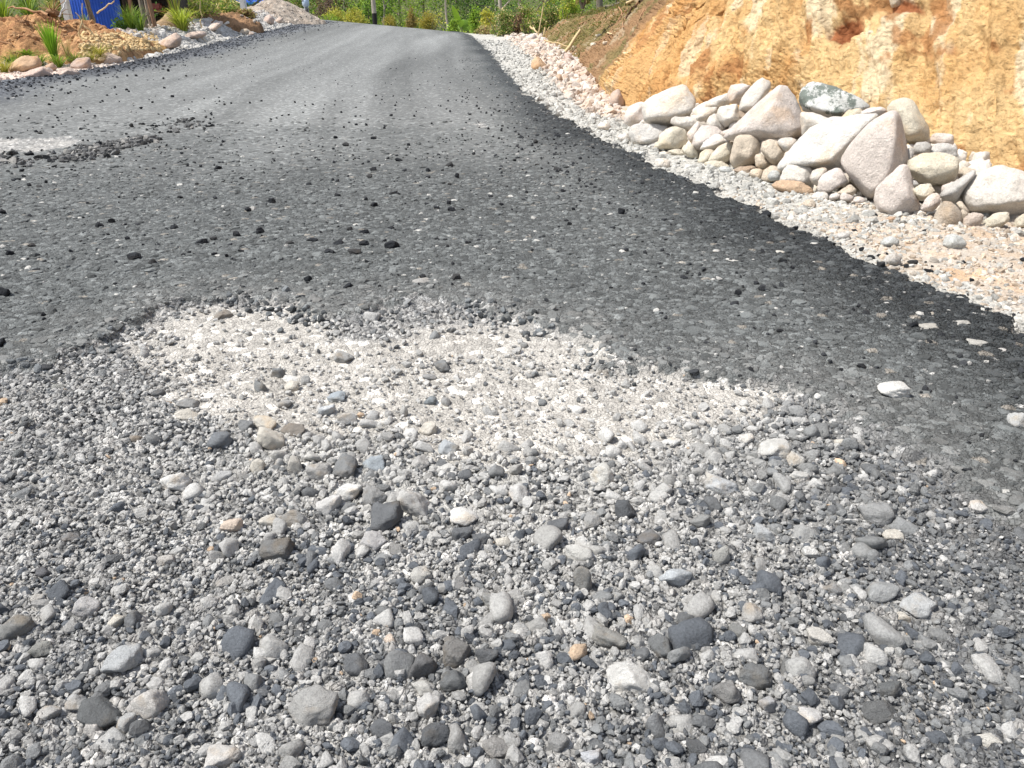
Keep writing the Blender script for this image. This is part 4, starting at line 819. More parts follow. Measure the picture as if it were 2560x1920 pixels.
def aggregate():
    fields = []
    for r, cover, y0, y1, lvl in ((.008, .30, 1.0, 3.6, 1), (.013, .42, 1.0, 5.4, 2), (.019, .20, 1.2, 8.5, 2)):
        W_ = .74*(y1+.5); n = int((y1-y0)*2*W_*cover/(math.pi*r*r)); y = RNG.uniform(y0, y1, n); x = RNG.uniform(-W_, W_, n); m = np.abs(x) < .74*(y+.45); x, y = x[m], y[m]
        road, hole, dust, nn = masks(x, y); far = ss(4.2, 9, y)*(1-ss(1.2, .4, xR(y)-x)); d = (road > .005)*(hole > .01)*(1-.85*far)*(.45+.8*fbm(x*2, y*2, 3, 331)); m = RNG.random(len(x)) < d
        x, y = x[m], y[m]; e_ = ss(.8, .05, xR(y)-x); rad = r*RNG.uniform(.6, 1.35, len(x)); m = free(x, y, rad); x, y, e_, rad = x[m], y[m], e_[m], rad[m]
        z = zmid(x, y)+.0035-rad*RNG.uniform(.12, .42, len(x))*(1-.5*e_)
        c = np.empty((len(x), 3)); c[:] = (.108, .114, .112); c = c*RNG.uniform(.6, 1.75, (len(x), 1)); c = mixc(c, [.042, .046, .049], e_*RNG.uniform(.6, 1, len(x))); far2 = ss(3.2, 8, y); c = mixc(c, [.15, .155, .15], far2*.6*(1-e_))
        near = np.exp(-(np.maximum(masks(x, y)[1], 0)/.22)**2); c = mixc(c, [.34, .33, .31], near*RNG.random(len(x))*.55)
        w_ = RNG.random(len(x)) < .012; c[w_] = np.array([.46, .45, .42]); fields.append(stone_field('', np.stack([x, y, z], 1), rad, c, lvl, None, tilt=.12, flat=.8))
    tag(join_fields('asphalt_aggregate', fields, M_STONE), 'stones of the asphalt standing out of its rough surface', 'aggregate', kind='stuff')
aggregate()
def shoulder_gravel():
    f = []
    for r, cover, y0, y1, lvl in ((.011, .35, 2.2, 5.5, 2), (.018, .34, 2.2, 9, 2), (.028, .26, 4, 16, 2), (.040, .20, 8, 34, 2)):
        W_ = 3.2; n = int((y1-y0)*W_*cover/(math.pi*r*r)); y = RNG.uniform(y0, y1, n); x = xR(y)+RNG.uniform(-.02, W_, n)
        s = (x-xR(y))/np.maximum(xT(y)-xR(y), .4)
        d = (s < 1.02)*(1-.78*ss(.35, .75, s+.5*(fbm(x*2.3, y*2.3, 3, 61)-.5)))*(1-.86*ss(4.6, 3.4, y)*ss(.10, .36, x-xR(y)))*(.4+1.1*fbm(x*3, y*3, 3, 130))
        m = RNG.random(n) < d; x, y, s = x[m], y[m], s[m]; rad = r*RNG.uniform(.5, 1.3, len(x)); m = free(x, y, rad); x, y, s, rad = x[m], y[m], s[m], rad[m]
        z = zmid(x, y)+rad*RNG.uniform(-.35, .25, len(x))
        c = mixc(np.broadcast_to(np.array([.45, .44, .405]), (len(x), 3)), [.52, .41, .31], ss(.4, .8, s+.3*(RNG.random(len(x))-.5)))*RNG.uniform(.62, 1.15, (len(x), 1))
        f.append(stone_field('', np.stack([x, y, z], 1), rad, c, lvl, None))
    n = 30000; y = RNG.uniform(1.9, 5.4, n); x = xR(y)+RNG.uniform(.05, 3.4, n); m = (x < xT(y)+.4) & (RNG.random(n) < ss(5.4, 3.6, y)*(.25+.9*fbm(x*4, y*4, 3, 131))); x, y = x[m], y[m]; rad = .0035+.016*RNG.random(len(x))**3.2; m = free(x, y, rad); x, y, rad = x[m], y[m], rad[m]
    c = mixc(np.tile([.50, .40, .30], (len(x), 1)), [.50, .485, .45], RNG.random(len(x))**1.5)*RNG.uniform(.65, 1.15, (len(x), 1)); f.append(stone_field('', np.stack([x, y, zmid(x, y)+.002+rad*RNG.uniform(-.4, .3, len(x))], 1), rad, c, 1, None))
    n = 2600; y = RNG.uniform(8.5, 42, n); s_ = RNG.uniform(.5, 1.03, n); x = xR(y)+s_*(xT(y)-xR(y)); rad = .02+.085*RNG.random(n)**2.6*(.5+.02*y); m = free(x, y, rad); x, y, rad = x[m], y[m], rad[m]
    c = mixc(np.tile([.56, .43, .33], (len(x), 1)), [.56, .51, .46], RNG.random(len(x)))*RNG.uniform(.75, 1.12, (len(x), 1)); f.append(stone_field('', np.stack([x, y, zmid(x, y)+rad*RNG.uniform(-.2, .35, len(x))], 1), rad, c, 2, None))
    tag(join_fields('shoulder_gravel', f, M_STONE_L), 'pale crushed stone of the right shoulder', 'gravel', kind='stuff')
    f = []
    for r, cover, y0, y1, w1 in ((.03, .40, 8, 40, 2.4), (.05, .32, 12, 44, 3.2), (.085, .16, 17, 42, 3.2)):
        n = int((y1-y0)*w1*cover/(math.pi*r*r)); y = RNG.uniform(y0, y1, n); x = xL(y)-RNG.uniform(-.05, w1, n)
        d = (xL(y)-x); m = RNG.random(n) < (.5+.8*fbm(x*2, y*2, 3, 140))*(ss(15, 21, y)*.8+.2); x, y, d = x[m], y[m], d[m]
        rad = r*RNG.uniform(.5, 1.3, len(x)); mm = free(x, y, rad); x, y, d, rad = x[mm], y[mm], d[mm], rad[mm]
        z = verge_z(x, y)+rad*RNG.uniform(-.35, .25, len(x))
        c = mixc(np.broadcast_to(np.array([.46, .445, .415]), (len(x), 3)), [.56, .46, .39], np.maximum(ss(.9, 1.9, d+.8*(RNG.random(len(x))-.5)), ss(19, 15, y)))*RNG.uniform(.78, 1.1, (len(x), 1))
        f.append(stone_field('', np.stack([x, y, z], 1), rad, c, 2, None))
    tag(join_fields('verge_gravel', f, M_STONE_L), 'white gravel along the left edge of the road', 'gravel', kind='stuff')

# ------------------------------------------------------------------ heaps of earth
def dome(x, y, cx, cy, rx, ry, h, rot=0.0, pw=1.0, sd=0):
    c, s = math.cos(rot), math.sin(rot); dx, dy = x-cx, y-cy; a = (dx*c+dy*s)/rx; b = (-dx*s+dy*c)/ry
    r = np.sqrt(a*a+b*b)*(1+.35*(fbm(x*.9+sd, y*.9, 3, 150)-.5)); return h*np.clip(1-r, 0, 1)**pw*(1.0 if pw != 1 else 1)
def heap(name, label, cat, cx, cy, rx, ry, h, col, mat, rot=0.0, pw=.8, lump=.12, lscale=3.0, res=.035, sd=0, spots=None):
    R_ = max(rx, ry)*1.12; n = int(min(2*R_/res, 420)); g = np.linspace(-R_, R_, n); X, Y = np.meshgrid(g+cx, g+cy); x, y = X.ravel(), Y.ravel()
    d = dome(x, y, cx, cy, rx, ry, h, rot, pw, sd); z = zmid_far(x, y)+d
    a = ss(0, .12*h, d)
    z += a*lump*(fbm(x*lscale, y*lscale, 5, 160+sd, .6)-.5)*1.6; k1, k2, kid = voro(x, y, .16, 170+sd); z += a*.05*np.minimum(k2-k1, .5)*kid
    z -= .06*(1-a)
    m_ = fbm(x*2.5, y*2.5, 4, 180+sd); c = mixc(np.broadcast_to(np.array(col[0]), (len(x), 3)), col[1], ss(.35, .65, m_)); c = c*(.75+.5*kid)[:, None]
    C_ = n; idx = np.arange(n*n).reshape(n, n); q = np.stack([idx[:-1, :-1], idx[:-1, 1:], idx[1:, 1:], idx[1:, :-1]], -1).reshape(-1, 4)
    keep = (d[q] > 0).any(1); q = q[keep]; u, inv = np.unique(q, return_inverse=True)
    o = link(name, mesh_np(name, np.stack([x, y, z], 1)[u], inv.reshape(-1, 4), c[u]), mat); tag(o, label, cat)
    return o
def zmid_far(x, y): return zbase(x, y)+0.0
VZ = []
def verge_z(x, y): return zmid(x, y)
shoulder_gravel()
M_CLAY = mat_soil = mat_ground('clay', .97, .03, .22)
def heap_at(pxl, pxr, pyt, Y, sink, **kw):
    """place a heap so that it spans pxl..pxr and its top reaches pyt at distance Y"""
    a = P(pxl, pyt, Y); b = P(pxr, pyt, Y); cx = (a[0]+b[0])/2; z0 = float(zbase(cx, Y)); return dict(cx=cx, cy=Y, rx=abs(b[0]-a[0])/2, h=max(a[2]-z0+sink, .12), **kw)
heap('clay_mound', 'mound of broken orange brown clay beyond the left verge', 'mound', col=((.50, .28, .13), (.36, .18, .085)), mat=M_CLAY, pw=.55, lump=.30, sd=1, **heap_at(-190, 330, 36, 19.5, .0, ry=2.3))
heap('clay_mound', 'lower tail of clay sloping from the orange mound toward the yellow rubble', 'mound', col=((.54, .33, .16), (.42, .23, .11)), mat=M_CLAY, pw=.6, lump=.2, sd=2, **heap_at(120, 330, 82, 18.5, .0, ry=1.6))
heap('rubble_heap', 'low heap of yellow rubble beside the left verge', 'heap', col=((.52, .36, .16), (.44, .27, .11)), mat=M_CLAY, pw=.6, lump=.12, sd=3, **heap_at(200, 400, 86, 20.3, .0, ry=1.6))
heap('dirt_heap', 'grey pink heap of dirt beside the crest of the road', 'heap', col=((.40, .345, .285), (.34, .28, .225)), mat=M_CLAY, pw=.95, lump=.13, sd=4, **heap_at(560, 812, -6, 38, .05, ry=3.2))
heap('dirt_heap', 'small brown earth mound in front of the dark shed', 'heap', col=((.36, .25, .15), (.28, .18, .10)), mat=M_CLAY, pw=.45, lump=.1, sd=5, **heap_at(375, 470, 34, 25, .0, ry=1.2))
heap('earth_bank', 'undercut brown earth bank with shrubs on top', 'bank', col=((.34, .20, .11), (.25, .15, .08)), mat=M_CLAY, pw=.35, lump=.25, sd=6, **heap_at(455, 650, 32, 29.5, .0, ry=1.3))
def heap_stones():
    f = []
    for (pxl, pxr, pyt, pyb, n, r, col) in ((205, 400, 82, 125, 650, .045, (.60, .44, .23)), (20, 260, 50, 110, 120, .05, (.44, .26, .13)), (600, 800, 10, 58, 130, .05, (.48, .42, .36)), (200, 300, 110, 150, 200, .045, (.56, .42, .24))):
        ps = []
        for _ in range(n):
            q = U(RNG.uniform(pxl, pxr), RNG.uniform(pyt, pyb), HEAPZ); ps.append(q)
        ps = np.array(ps); rad = r*RNG.uniform(.4, 1.2, n); f.append(stone_field('', ps, rad, np.array(col)*RNG.uniform(.7, 1.15, (n, 1)), 2, None))
    tag(join_fields('rubble_stones', f, M_STONE_L), 'small yellow and brown stones strewn over the heaps', 'stones', kind='stuff')
from mathutils.bvhtree import BVHTree
def heap_bvh():
    V = []; F = []; o = 0
    for ob in COL.objects:
        if ob.name.startswith(('clay_mound', 'rubble_heap', 'dirt_heap', 'earth_bank')):
            me = ob.data; v = np.empty(len(me.vertices)*3, np.float32); me.vertices.foreach_get('co', v); V.append(v.reshape(-1, 3))
            l = np.empty(len(me.loops), np.int32); me.loops.foreach_get('vertex_index', l); F.append(l.reshape(-1, 4)+o); o += len(me.vertices)
    return BVHTree.FromPolygons(np.vstack(V).tolist(), np.vstack(F).tolist())
HB = heap_bvh()
def HEAPZ(x, y):
    h = HB.ray_cast(Vector((x, y, 30)), Vector((0, 0, -1))); z = zlight(x, y)
    return max(z, h[0].z) if h[0] is not None else z
heap_stones()

# ------------------------------------------------------------------ the excavated bank on the right
TW = np.array([p for p in TOE if p[1] < 45][::-1])            # far to near or near to far
if TW[0][1] < TW[-1][1]: TW = TW[::-1]                           # far first
def bank():
    seg = np.hypot(*np.diff(TW, axis=0).T); S = np.concatenate([[0], np.cumsum(seg)])
    total = S[-1]
    # smooth the toe line
    s = np.concatenate([np.linspace(0, total-16, 380), np.linspace(total-16, total, 900)[1:]]) if total > 20 else np.linspace(0, total, 1100)
    def toe(s_):
        k = np.linspace(-1.4, 1.4, 9); xs = sum(np.interp(s_+q, S, TW[:, 0]) for q in k)/9; ys = sum(np.interp(s_+q, S, TW[:, 1]) for q in k)/9; return xs, ys
    tx, ty = toe(s); dx = np.gradient(tx, s); dy = np.gradient(ty, s); L = np.hypot(dx, dy); nx, ny = -dy/L, dx/L       # pointing away from the road
    flip = np.where(nx > 0, 1, -1); nx, ny = nx*flip, ny*flip
    Hs = np.interp(ty, [3, 9, 12, 16, 20, 26, 34], [3.6, 3.3, 2.6, 1.9, 1.5, 1.15, .8])
    ang = np.radians(np.interp(ty, [3, 10, 16, 24], [58, 56, 46, 36]))
    t = np.linspace(0, 1, 420)**1.15
    Z = t[None, :]*Hs[:, None]; top = np.clip((t-.9)/.1, 0, 1)**2
    out = Z/np.tan(ang)[:, None]+top[None, :]*.8
    X = tx[:, None]+nx[:, None]*out; Y = ty[:, None]+ny[:, None]*out
    zb = zbase(tx, ty)[:, None]-.06; Zw = zb+Z
    S2 = np.repeat(s[:, None], len(t), 1); h = Z
    u = S2+.65*h                                                # tooth marks run slantwise down the face
    d = .34*(fbm(S2*.45, h*.5, 3, 201)-.5)+.20*(fbm(u*1.7, h*1.0, 4, 202)-.5)+.13*(fbm(u*5.5, h*3.4, 4, 203)-.5)
    nearW_ = 1.0
    pj = [];  tgt = []
    for (qx, qy) in ((2110, 82), (2260, 12), (1985, 150)):
        vx, vy, vz = X, Y, Zw-CAM_H; dep = vy*cp-vz*sp; ppx = 1280+FPX*vx/dep; ppy = 960-FPX*(vy*sp+vz*cp)/dep
        i_ = np.argmin((ppx-qx)**2+(ppy-qy)**2); tgt.append((S2.ravel()[i_], h.ravel()[i_]))
    SP = tgt
    ridg = 1-np.abs(2*fbm(u*3.1, h*1.3, 4, 204)-1)*1.0; d += .20*(ridg-.7)*(.5+.5*nearW_)
    nearW = ss(16, 9, ty)[:, None]
    k1, k2, kid = voro(u.ravel(), (h*.75).ravel(), .085, 205); kk = (np.minimum(k2-k1, .45)/.45).reshape(u.shape); kid = kid.reshape(u.shape)
    m1, m2, mid_ = voro(u.ravel(), (h*.9).ravel(), .034, 206); mm = (np.minimum(m2-m1, .4)/.4).reshape(u.shape)
    ro = ss(.38, .55, fbm(S2*.7, h*.9, 3, 207))
    d += (.042*kk*(.3+kid)+.022*mm)*(.45+.8*ro)+.07*(fbm(u*13, h*7, 4, 208)-.5)
    nz = 1+.8*(fbm(S2*3, h*3, 3, 230)-.5); pock = np.exp(-(((S2-SP[0][0])/.21)**2+((h-SP[0][1])/.14)**2)*nz*1.5)+.7*np.exp(-(((S2-SP[1][0])/.22)**2+((h-SP[1][1])/.09)**2)*nz*1.5)
    d += -.22*pock
    nrm = np.stack([-nx*1.0, -ny*1.0, np.full(len(s), .6)], 1); nrm /= np.linalg.norm(nrm, axis=1)[:, None]
    fadeb = ss(0, .06, t)[None, :]
    X = X+nrm[:, None, 0]*d*fadeb; Y = Y+nrm[:, None, 1]*d*fadeb; Zw = Zw+nrm[:, None, 2]*d*fadeb
    # earth colours: ochre, cream seams, orange and brown-red pockets
    sh = u.shape
    A_ = fbm(u*1.3, h*1.0, 5, 211); B_ = fbm(u*2.6, h*.7, 5, 212); C_ = fbm(S2*.55, h*.8, 4, 213); D_ = fbm(u*6, h*3.6, 4, 214)
    c = mixc(np.broadcast_to(np.array([.61, .375, .16]), sh+(3,)), [.67, .46, .225], ss(.42, .60, A_))
    c = mixc(c, [.74, .62, .43], ss(.57, .66, fbm(u*4.5, h*1.6, 5, 212))*.75)
    c = mixc(c, [.56, .315, .125], ss(.50, .62, C_*.5+D_*.5)*.9)
    c = mixc(c, [.40, .19, .075], ss(.60, .66, .5*D_+.5*fbm(S2*2.2, h*2.6, 4, 215))*.8)
    c = mixc(c, [.34, .13, .055], np.clip(ss(.35, .6, pock), 0, 1))
    far = ss(10.5, 14.5, ty+(-.9)*0)[:, None]+0*h
    edge = ss(.0, .22, far*(.4+.9*(h/np.maximum(Hs[:, None], .1)))-.10+.35*(fbm(S2*.8, h*1.5, 4, 216)-.5))
    orange = ss(7.5, 11.5, ty)[:, None]*ss(.45, .60, fbm(u*1.2, h*.6, 4, 219)+.12)
    c = mixc(c, [.54, .275, .095], orange*.8)
    brown = mixc(np.broadcast_to(np.array([.30, .18, .095]), sh+(3,)), [.21, .165, .07], ss(.4, .6, fbm(S2*1.6, h*2, 4, 217)))
    brown = mixc(brown, [.42, .33, .22], ss(.66, .74, fbm(S2*2.6, h*3, 4, 218))*.7)
    c = mixc(c, brown, edge)
    topd = (t > .93)[None, :]*np.ones(sh); c = mixc(c, [.16, .12, .05], topd*.8)
    c = c*(.90+.2*kid)[..., None]
    idx = np.arange(X.size).reshape(X.shape); q = np.stack([idx[:-1, :-1], idx[:-1, 1:], idx[1:, 1:], idx[1:, :-1]], -1).reshape(-1, 4)[:, ::-1]
    m, n, b = newmat('bank_earth', .97, .15); p = geo(n); cc = attr(n)
    cc = mul(n, cc, ramp(n, noise(n, p, 26, 6, .7), (.3, grey(.80)), (.7, grey(1.13))))
    cc = mul(n, cc, ramp(n, noise(n, p, 110, 3, .7), (.3, grey(.86)), (.7, grey(1.10))))
    n.links.new(cc, b.inputs['Base Color']); vv = nd(n, 'ShaderNodeTexVoronoi', Scale=17, feature='SMOOTH_F1', Smoothness=.35); wv = nd(n, 'ShaderNodeVectorMath', operation='ADD'); nn_ = nd(n, 'ShaderNodeTexNoise', Scale=14, Detail=3); sc_ = nd(n, 'ShaderNodeVectorMath', operation='SCALE', Scale=.10); n.links.new(p, nn_.inputs['Vector']); n.links.new(nn_.outputs['Color'], sc_.inputs[0]); n.links.new(p, wv.inputs[0]); n.links.new(sc_.outputs[0], wv.inputs[1]); n.links.new(wv.outputs[0], vv.inputs['Vector'])
    inv = nd(n, 'ShaderNodeMath', operation='SUBTRACT'); inv.inputs[0].default_value = 1; n.links.new(vv.outputs['Distance'], inv.inputs[1])
    qn = bump(n, b, inv.outputs[0], .03); qn = bump(n, b, noise(n, p, 30, 6, .65), .018, qn); bump(n, b, noise(n, p, 110, 4, .7), .010, qn)
    tag(link('bank', mesh_np('bank', np.stack([X, Y, Zw], -1).reshape(-1, 3), q, c.reshape(-1, 3)), m), 'freshly cut bank of ochre and cream earth behind the rocks', 'earth bank')
    return s, tx, ty, nx, ny, Hs, ang
SP = None
BANK = bank()
def bank_point(px, py):
    """where the ray of a photo pixel meets the bank"""
    d = Vector(ray(px, py)); h = BB.ray_cast(Vector((0, 0, CAM_H)), d.normalized()); return np.array(h[0]) if h[0] is not None else None
_b = bpy.data.objects['bank'].data; _v = np.empty(len(_b.vertices)*3, np.float32); _b.vertices.foreach_get('co', _v); _l = np.empty(len(_b.loops), np.int32); _b.loops.foreach_get('vertex_index', _l)
BB = BVHTree.FromPolygons(_v.reshape(-1, 3).tolist(), _l.reshape(-1, 4).tolist())

# ------------------------------------------------------------------ plants
def leafmesh(pos, size, col, up=.35, aspect=2.4, rng=RNG, droop=0.0):
    n = len(pos); d = rng.normal(size=(n, 3)); d[:, 2] = d[:, 2]*.6+up-droop; d /= np.linalg.norm(d, axis=1)[:, None]
    r = rng.normal(size=(n, 3)); s = np.cross(d, r); s /= np.linalg.norm(s, axis=1)[:, None]; nn = np.cross(s, d)
    L = size[:, None]; Wd = L/aspect/2*1.0
    v = np.stack([pos-d*L*.5, pos+s*Wd+nn*L*.10-d*L*.05, pos+d*L*.5, pos-s*Wd+nn*L*.10-d*L*.05], 1)
    f = np.arange(n*4).reshape(n, 4); c = np.repeat(col[:, None, :], 4, 1); return v.reshape(-1, 3), f, c.reshape(-1, 3)
def leafcols(n, pal, rng=RNG):
    pal = np.array(pal); c = pal[rng.integers(0, len(pal), n)]; return c*rng.uniform(.8, 2.1, (n, 1))*np.array([1, 1, 1])
def blob(n, c, r, rng=RNG, shell=.5, clumps=14):
    """points gathered into clumps inside an uneven crown"""
    k = rng.normal(size=(clumps, 3)); k /= np.linalg.norm(k, axis=1)[:, None]; k *= rng.uniform(shell, 1.0, (clumps, 1))
    i = rng.integers(0, clumps, n); q = k[i]+rng.normal(size=(n, 3))*.24
    return np.array(c)+q*np.array(r)
def tube(pts, radii, seg=8, cap=True):
    pts = np.array(pts, float); V = []; F = []; m = len(pts)
    for i, p in enumerate(pts):
        t = pts[min(i+1, m-1)]-pts[max(i-1, 0)]; t /= np.linalg.norm(t)+1e-9; a = np.cross(t, [0.31, .17, .93] if abs(t[2]) < .9 else [1, 0.1, 0]); a /= np.linalg.norm(a); b = np.cross(t, a)
        for j in range(seg):
            w_ = 2*math.pi*j/seg; V.append(p+radii[i]*(a*math.cos(w_)+b*math.sin(w_)))
    for i in range(m-1):
        for j in range(seg): F.append((i*seg+j, i*seg+(j+1) % seg, (i+1)*seg+(j+1) % seg, (i+1)*seg+j))
    if cap:
        for e_, i in ((0, 0), (1, m-1)):
            V.append(pts[i]); k = len(V)-1
            for j in range(seg): F.append((i*seg+j, i*seg+(j+1) % seg, k, k))
    return np.array(V), F
def quads(F): return np.array([(a, b, c, d) for a, b, c, d in F])
def tube_mesh(name, tubes):
    V = []; F = []; o = 0
    for pts, rad, seg in tubes:
        v, f = tube(pts, rad, seg, cap=False); V.append(v); F += [(a+o, b+o, c+o, d+o) for a, b, c, d in f]; o += len(v)
    return mesh_np(name, np.vstack(V), np.array(F))
def wob(p0, p1, n, amp, rng=RNG):
    p0, p1 = np.array(p0, float), np.array(p1, float); t = np.linspace(0, 1, n)[:, None]; q = p0*(1-t)+p1*t
    q[1:-1] += rng.normal(size=(n-2, 3))*amp; return q
PG = {'bright': [(.20, .30, .035), (.26, .36, .05), (.13, .22, .03)], 'yellow': [(.36, .34, .06), (.42, .38, .09), (.24, .27, .05)], 'olive': [(.26, .22, .04), (.32, .25, .05), (.18, .18, .035)],
      'deep': [(.035, .075, .018), (.05, .10, .025), (.025, .05, .015)], 'mid': [(.10, .18, .03), (.14, .24, .04), (.07, .13, .025)], 'dead': [(.16, .10, .06), (.22, .14, .09), (.11, .07, .05)], 'straw': [(.42, .35, .18), (.34, .29, .13), (.22, .24, .08)], 'purple': [(.15, .11, .09), (.20, .14, .11), (.11, .085, .07)]}
def gz(x, y): return float(zbase(x, y))-.16-(.05 if y > 45 else 0)+float(hill(np.array(x), np.array(y)))
def tree(px, Y, H, cr, tr, label, pal, low=.25, n=2600, leaf=.16, bark=None, lean=0.0, group='trees beyond the crest', limbs=7, zb=None, name='tree'):
    a = P(px, 20, Y); x = a[0]; z0 = gz(x, Y) if zb is None else zb; r_ = empty(name, (x, Y, z0)); tag(r_, label, 'tree', group)
    rng = np.random.default_rng(abs(int(px*3+Y))); top = np.array([lean*H, rng.normal()*.2, H*.82]); tp = wob((0, 0, -.3), top, 9, .03*H/4, rng)
    tubes = [(tp, np.linspace(tr, tr*.3, 9), 10)]; ends = []
    for k in range(limbs):
        i = rng.integers(2, 8); az = rng.uniform(0, 6.28); L = cr*rng.uniform(.6, 1.0); e_ = tp[i]+np.array([math.cos(az)*L, math.sin(az)*L, L*rng.uniform(.2, .8)])
        tubes.append((wob(tp[i], e_, 5, .05*L, rng), np.linspace(tr*.4, tr*.1, 5), 6)); ends.append(e_)
    link('trunk', tube_mesh('trunk', tubes), bark or M_BARK, r_)
    zc = H*(low+1)/2; rz = H*(1-low)/2; ps = []
    per = n//(len(ends)+6)
    for e_ in ends: ps.append(np.array(e_)+rng.normal(size=(per, 3))*np.array([cr*.22, cr*.22, cr*.18]))
    ps.append(blob(n-per*len(ends), (top[0]*.6, 0, zc), (cr*.85, cr*.85, rz*.9), rng, .35, 26)); ps = np.vstack(ps)
    v, f, c = leafmesh(ps, leaf*rng.uniform(.6, 1.4, len(ps)), leafcols(len(ps), pal, rng), rng=rng); link('crown', mesh_np('crown', v, f, c, False), M_LEAF, r_)
    return r_
def bush(pxl, pxr, pyt, Y, label, pal, group='shrubs beyond the crest', leaf=.09, n=1500, base=None, cat='shrub', name='shrub', up=.3, aspect=2.4, clumps=18):
    a = P(pxl, pyt, Y); b = P(pxr, pyt, Y); x = (a[0]+b[0])/2; w_ = (b[0]-a[0])/2; z0 = gz(x, Y) if base is None else base; H = a[2]-z0
    r_ = empty(name, (x, Y, z0)); tag(r_, label, cat, group); rng = np.random.default_rng(abs(int(pxl*7+pyt+Y*3)))
    st = [(wob((0, 0, -.1), (rng.normal()*w_*.5, rng.normal()*w_*.3, H*rng.uniform(.5, .85)), 4, .03, rng), np.linspace(.035, .01, 4), 5) for _ in range(6)]
    link('stems', tube_mesh('stems', st), M_BARK, r_)
    ps = blob(n, (0, 0, H*.55), (w_*.85, w_*.75, H*.42), rng, .3, clumps); ps[:, 2] = np.maximum(ps[:, 2], .02)
    v, f, c = leafmesh(ps, leaf*rng.uniform(.6, 1.5, n), leafcols(n, pal, rng), up=up, aspect=aspect, rng=rng); link('foliage', mesh_np('foliage', v, f, c, False), M_LEAF, r_)
    return r_
def blades(n, spread, H, w_, pal, rng, droop=.5, seg=5, lean=(0, 0)):
    V = []; F = []; C_ = []
    for k in range(n):
        az = rng.uniform(0, 6.28); L = H*rng.uniform(.55, 1.08); out = spread*rng.uniform(.15, 1.0); b0 = np.array([math.cos(az), math.sin(az), 0])*spread*.12*rng.random()
        d = np.array([math.cos(az), math.sin(az), 0]); s = np.array([-d[1], d[0], 0]); a2 = rng.uniform(0, 3.14); s = s*math.cos(a2)+d*math.sin(a2)*.6
        c = np.array(pal[rng.integers(0, len(pal))])*rng.uniform(.7, 1.3); o = len(V)
        for i in range(seg+1):
            t = i/seg; p = b0+d*out*t**1.8+np.array([lean[0], lean[1], 0])*t+np.array([0, 0, L*(t-droop*rng.uniform(.8, 1.2)*.55*t**3)])
            ww = w_*(1-t**2)*.5+.001; V += [p-s*ww, p+s*ww]; C_ += [c*(.8+.4*t)]*2
        F += [(o+2*i, o+2*i+1, o+2*i+3, o+2*i+2) for i in range(seg)]
    return np.array(V), np.array(F), np.array(C_)
def grass(px, py, pyt, label, pal, n=60, spread=.35, w_=.014, Y=None, zf=None, group='grass clumps on the left verge', droop=.5, name='grass_clump', lean=(0, 0), cat='grass clump', sink=.03):
    g = U(px, py, zf or HEAPZ) if Y is None else P(px, py, Y); top = P(px, pyt, g[1]); H = max(top[2]-g[2], .08); rng = np.random.default_rng(abs(int(px*5+py)))
    v, f, c = blades(n, spread, H*1.05, w_, pal, rng, droop, lean=lean); o = link(name, mesh_np(name, v, f, c), M_LEAF, loc=(g[0], g[1], g[2]-sink)); tag(o, label, cat, group); return o

# beyond the crest (pixels of the photograph give direction, Y the distance)
bush(786, 842, -30, 56, 'dry purplish brown bush right of the grey dirt heap', PG['purple'], leaf=.14, n=2200)
bush(806, 868, 16, 52, 'pale yellow feathery bush at the left end of the crest', PG['yellow'], leaf=.16, n=1800, up=.9, aspect=5)
bush(858, 918, 20, 51, 'pale yellow green bush left of the pole', PG['yellow'], leaf=.15, n=1700, up=.8, aspect=4)
bush(898, 940, -10, 54, 'dark drooping leafy plant just left of the pole', PG['mid'], leaf=.30, n=500, up=-.4, aspect=5)
bush(953, 992, 39, 49, 'small round golden bush right of the pole', PG['olive'], leaf=.08, n=1500)
bush(1008, 1042, 18, 50, 'narrow reddish olive conical bush', [(.24, .17, .06), (.18, .16, .05), (.28, .20, .07)], leaf=.09, n=1500)
bush(1038, 1102, 29, 49, 'large round golden olive bush at the middle of the crest', PG['olive'], leaf=.08, n=2600)
bush(1115, 1150, 50, 46, 'low bright green leafy bush right of the thin trunk', PG['bright'], leaf=.12, n=900)
bush(1168, 1205, 18, 48, 'upright light green bush right of the banana plant', PG['bright'], leaf=.13, n=1400)
bush(1198, 1242, 26, 46, 'pale green bush left of the grey trunk', PG['yellow'], leaf=.12, n=1300)
bush(1225, 1285, 22, 40, 'grey green scrub below the grey trunk', PG['straw']+PG['mid'], leaf=.11, n=1600)
bush(1290, 1345, 10, 45, 'tall green scrub behind the dead brown bush', PG['mid']+PG['straw'], leaf=.11, n=1800)
bush(1340, 1400, -6, 44, 'leafy scrub behind the upright bamboo', PG['mid']+PG['yellow'], leaf=.10, n=2000)
bush(1385, 1450, -25, 41, 'scrub with yellow leaves on the edge of the bank', PG['yellow']+PG['bright'], leaf=.11, n=2000)
bush(1266, 1308, 30, 43, 'dead brown bush at the end of the right shoulder', PG['dead'], leaf=.11, n=1300)
bush(1180, 1262, 58, 44, 'low dry brush along the end of the crest', PG['dead']+PG['straw'], leaf=.09, n=1500)
bush(790, 850, 34, 47, 'low grass tuft on the crest beside the dirt heap', PG['bright'], leaf=.10, n=700, up=.9, aspect=5)
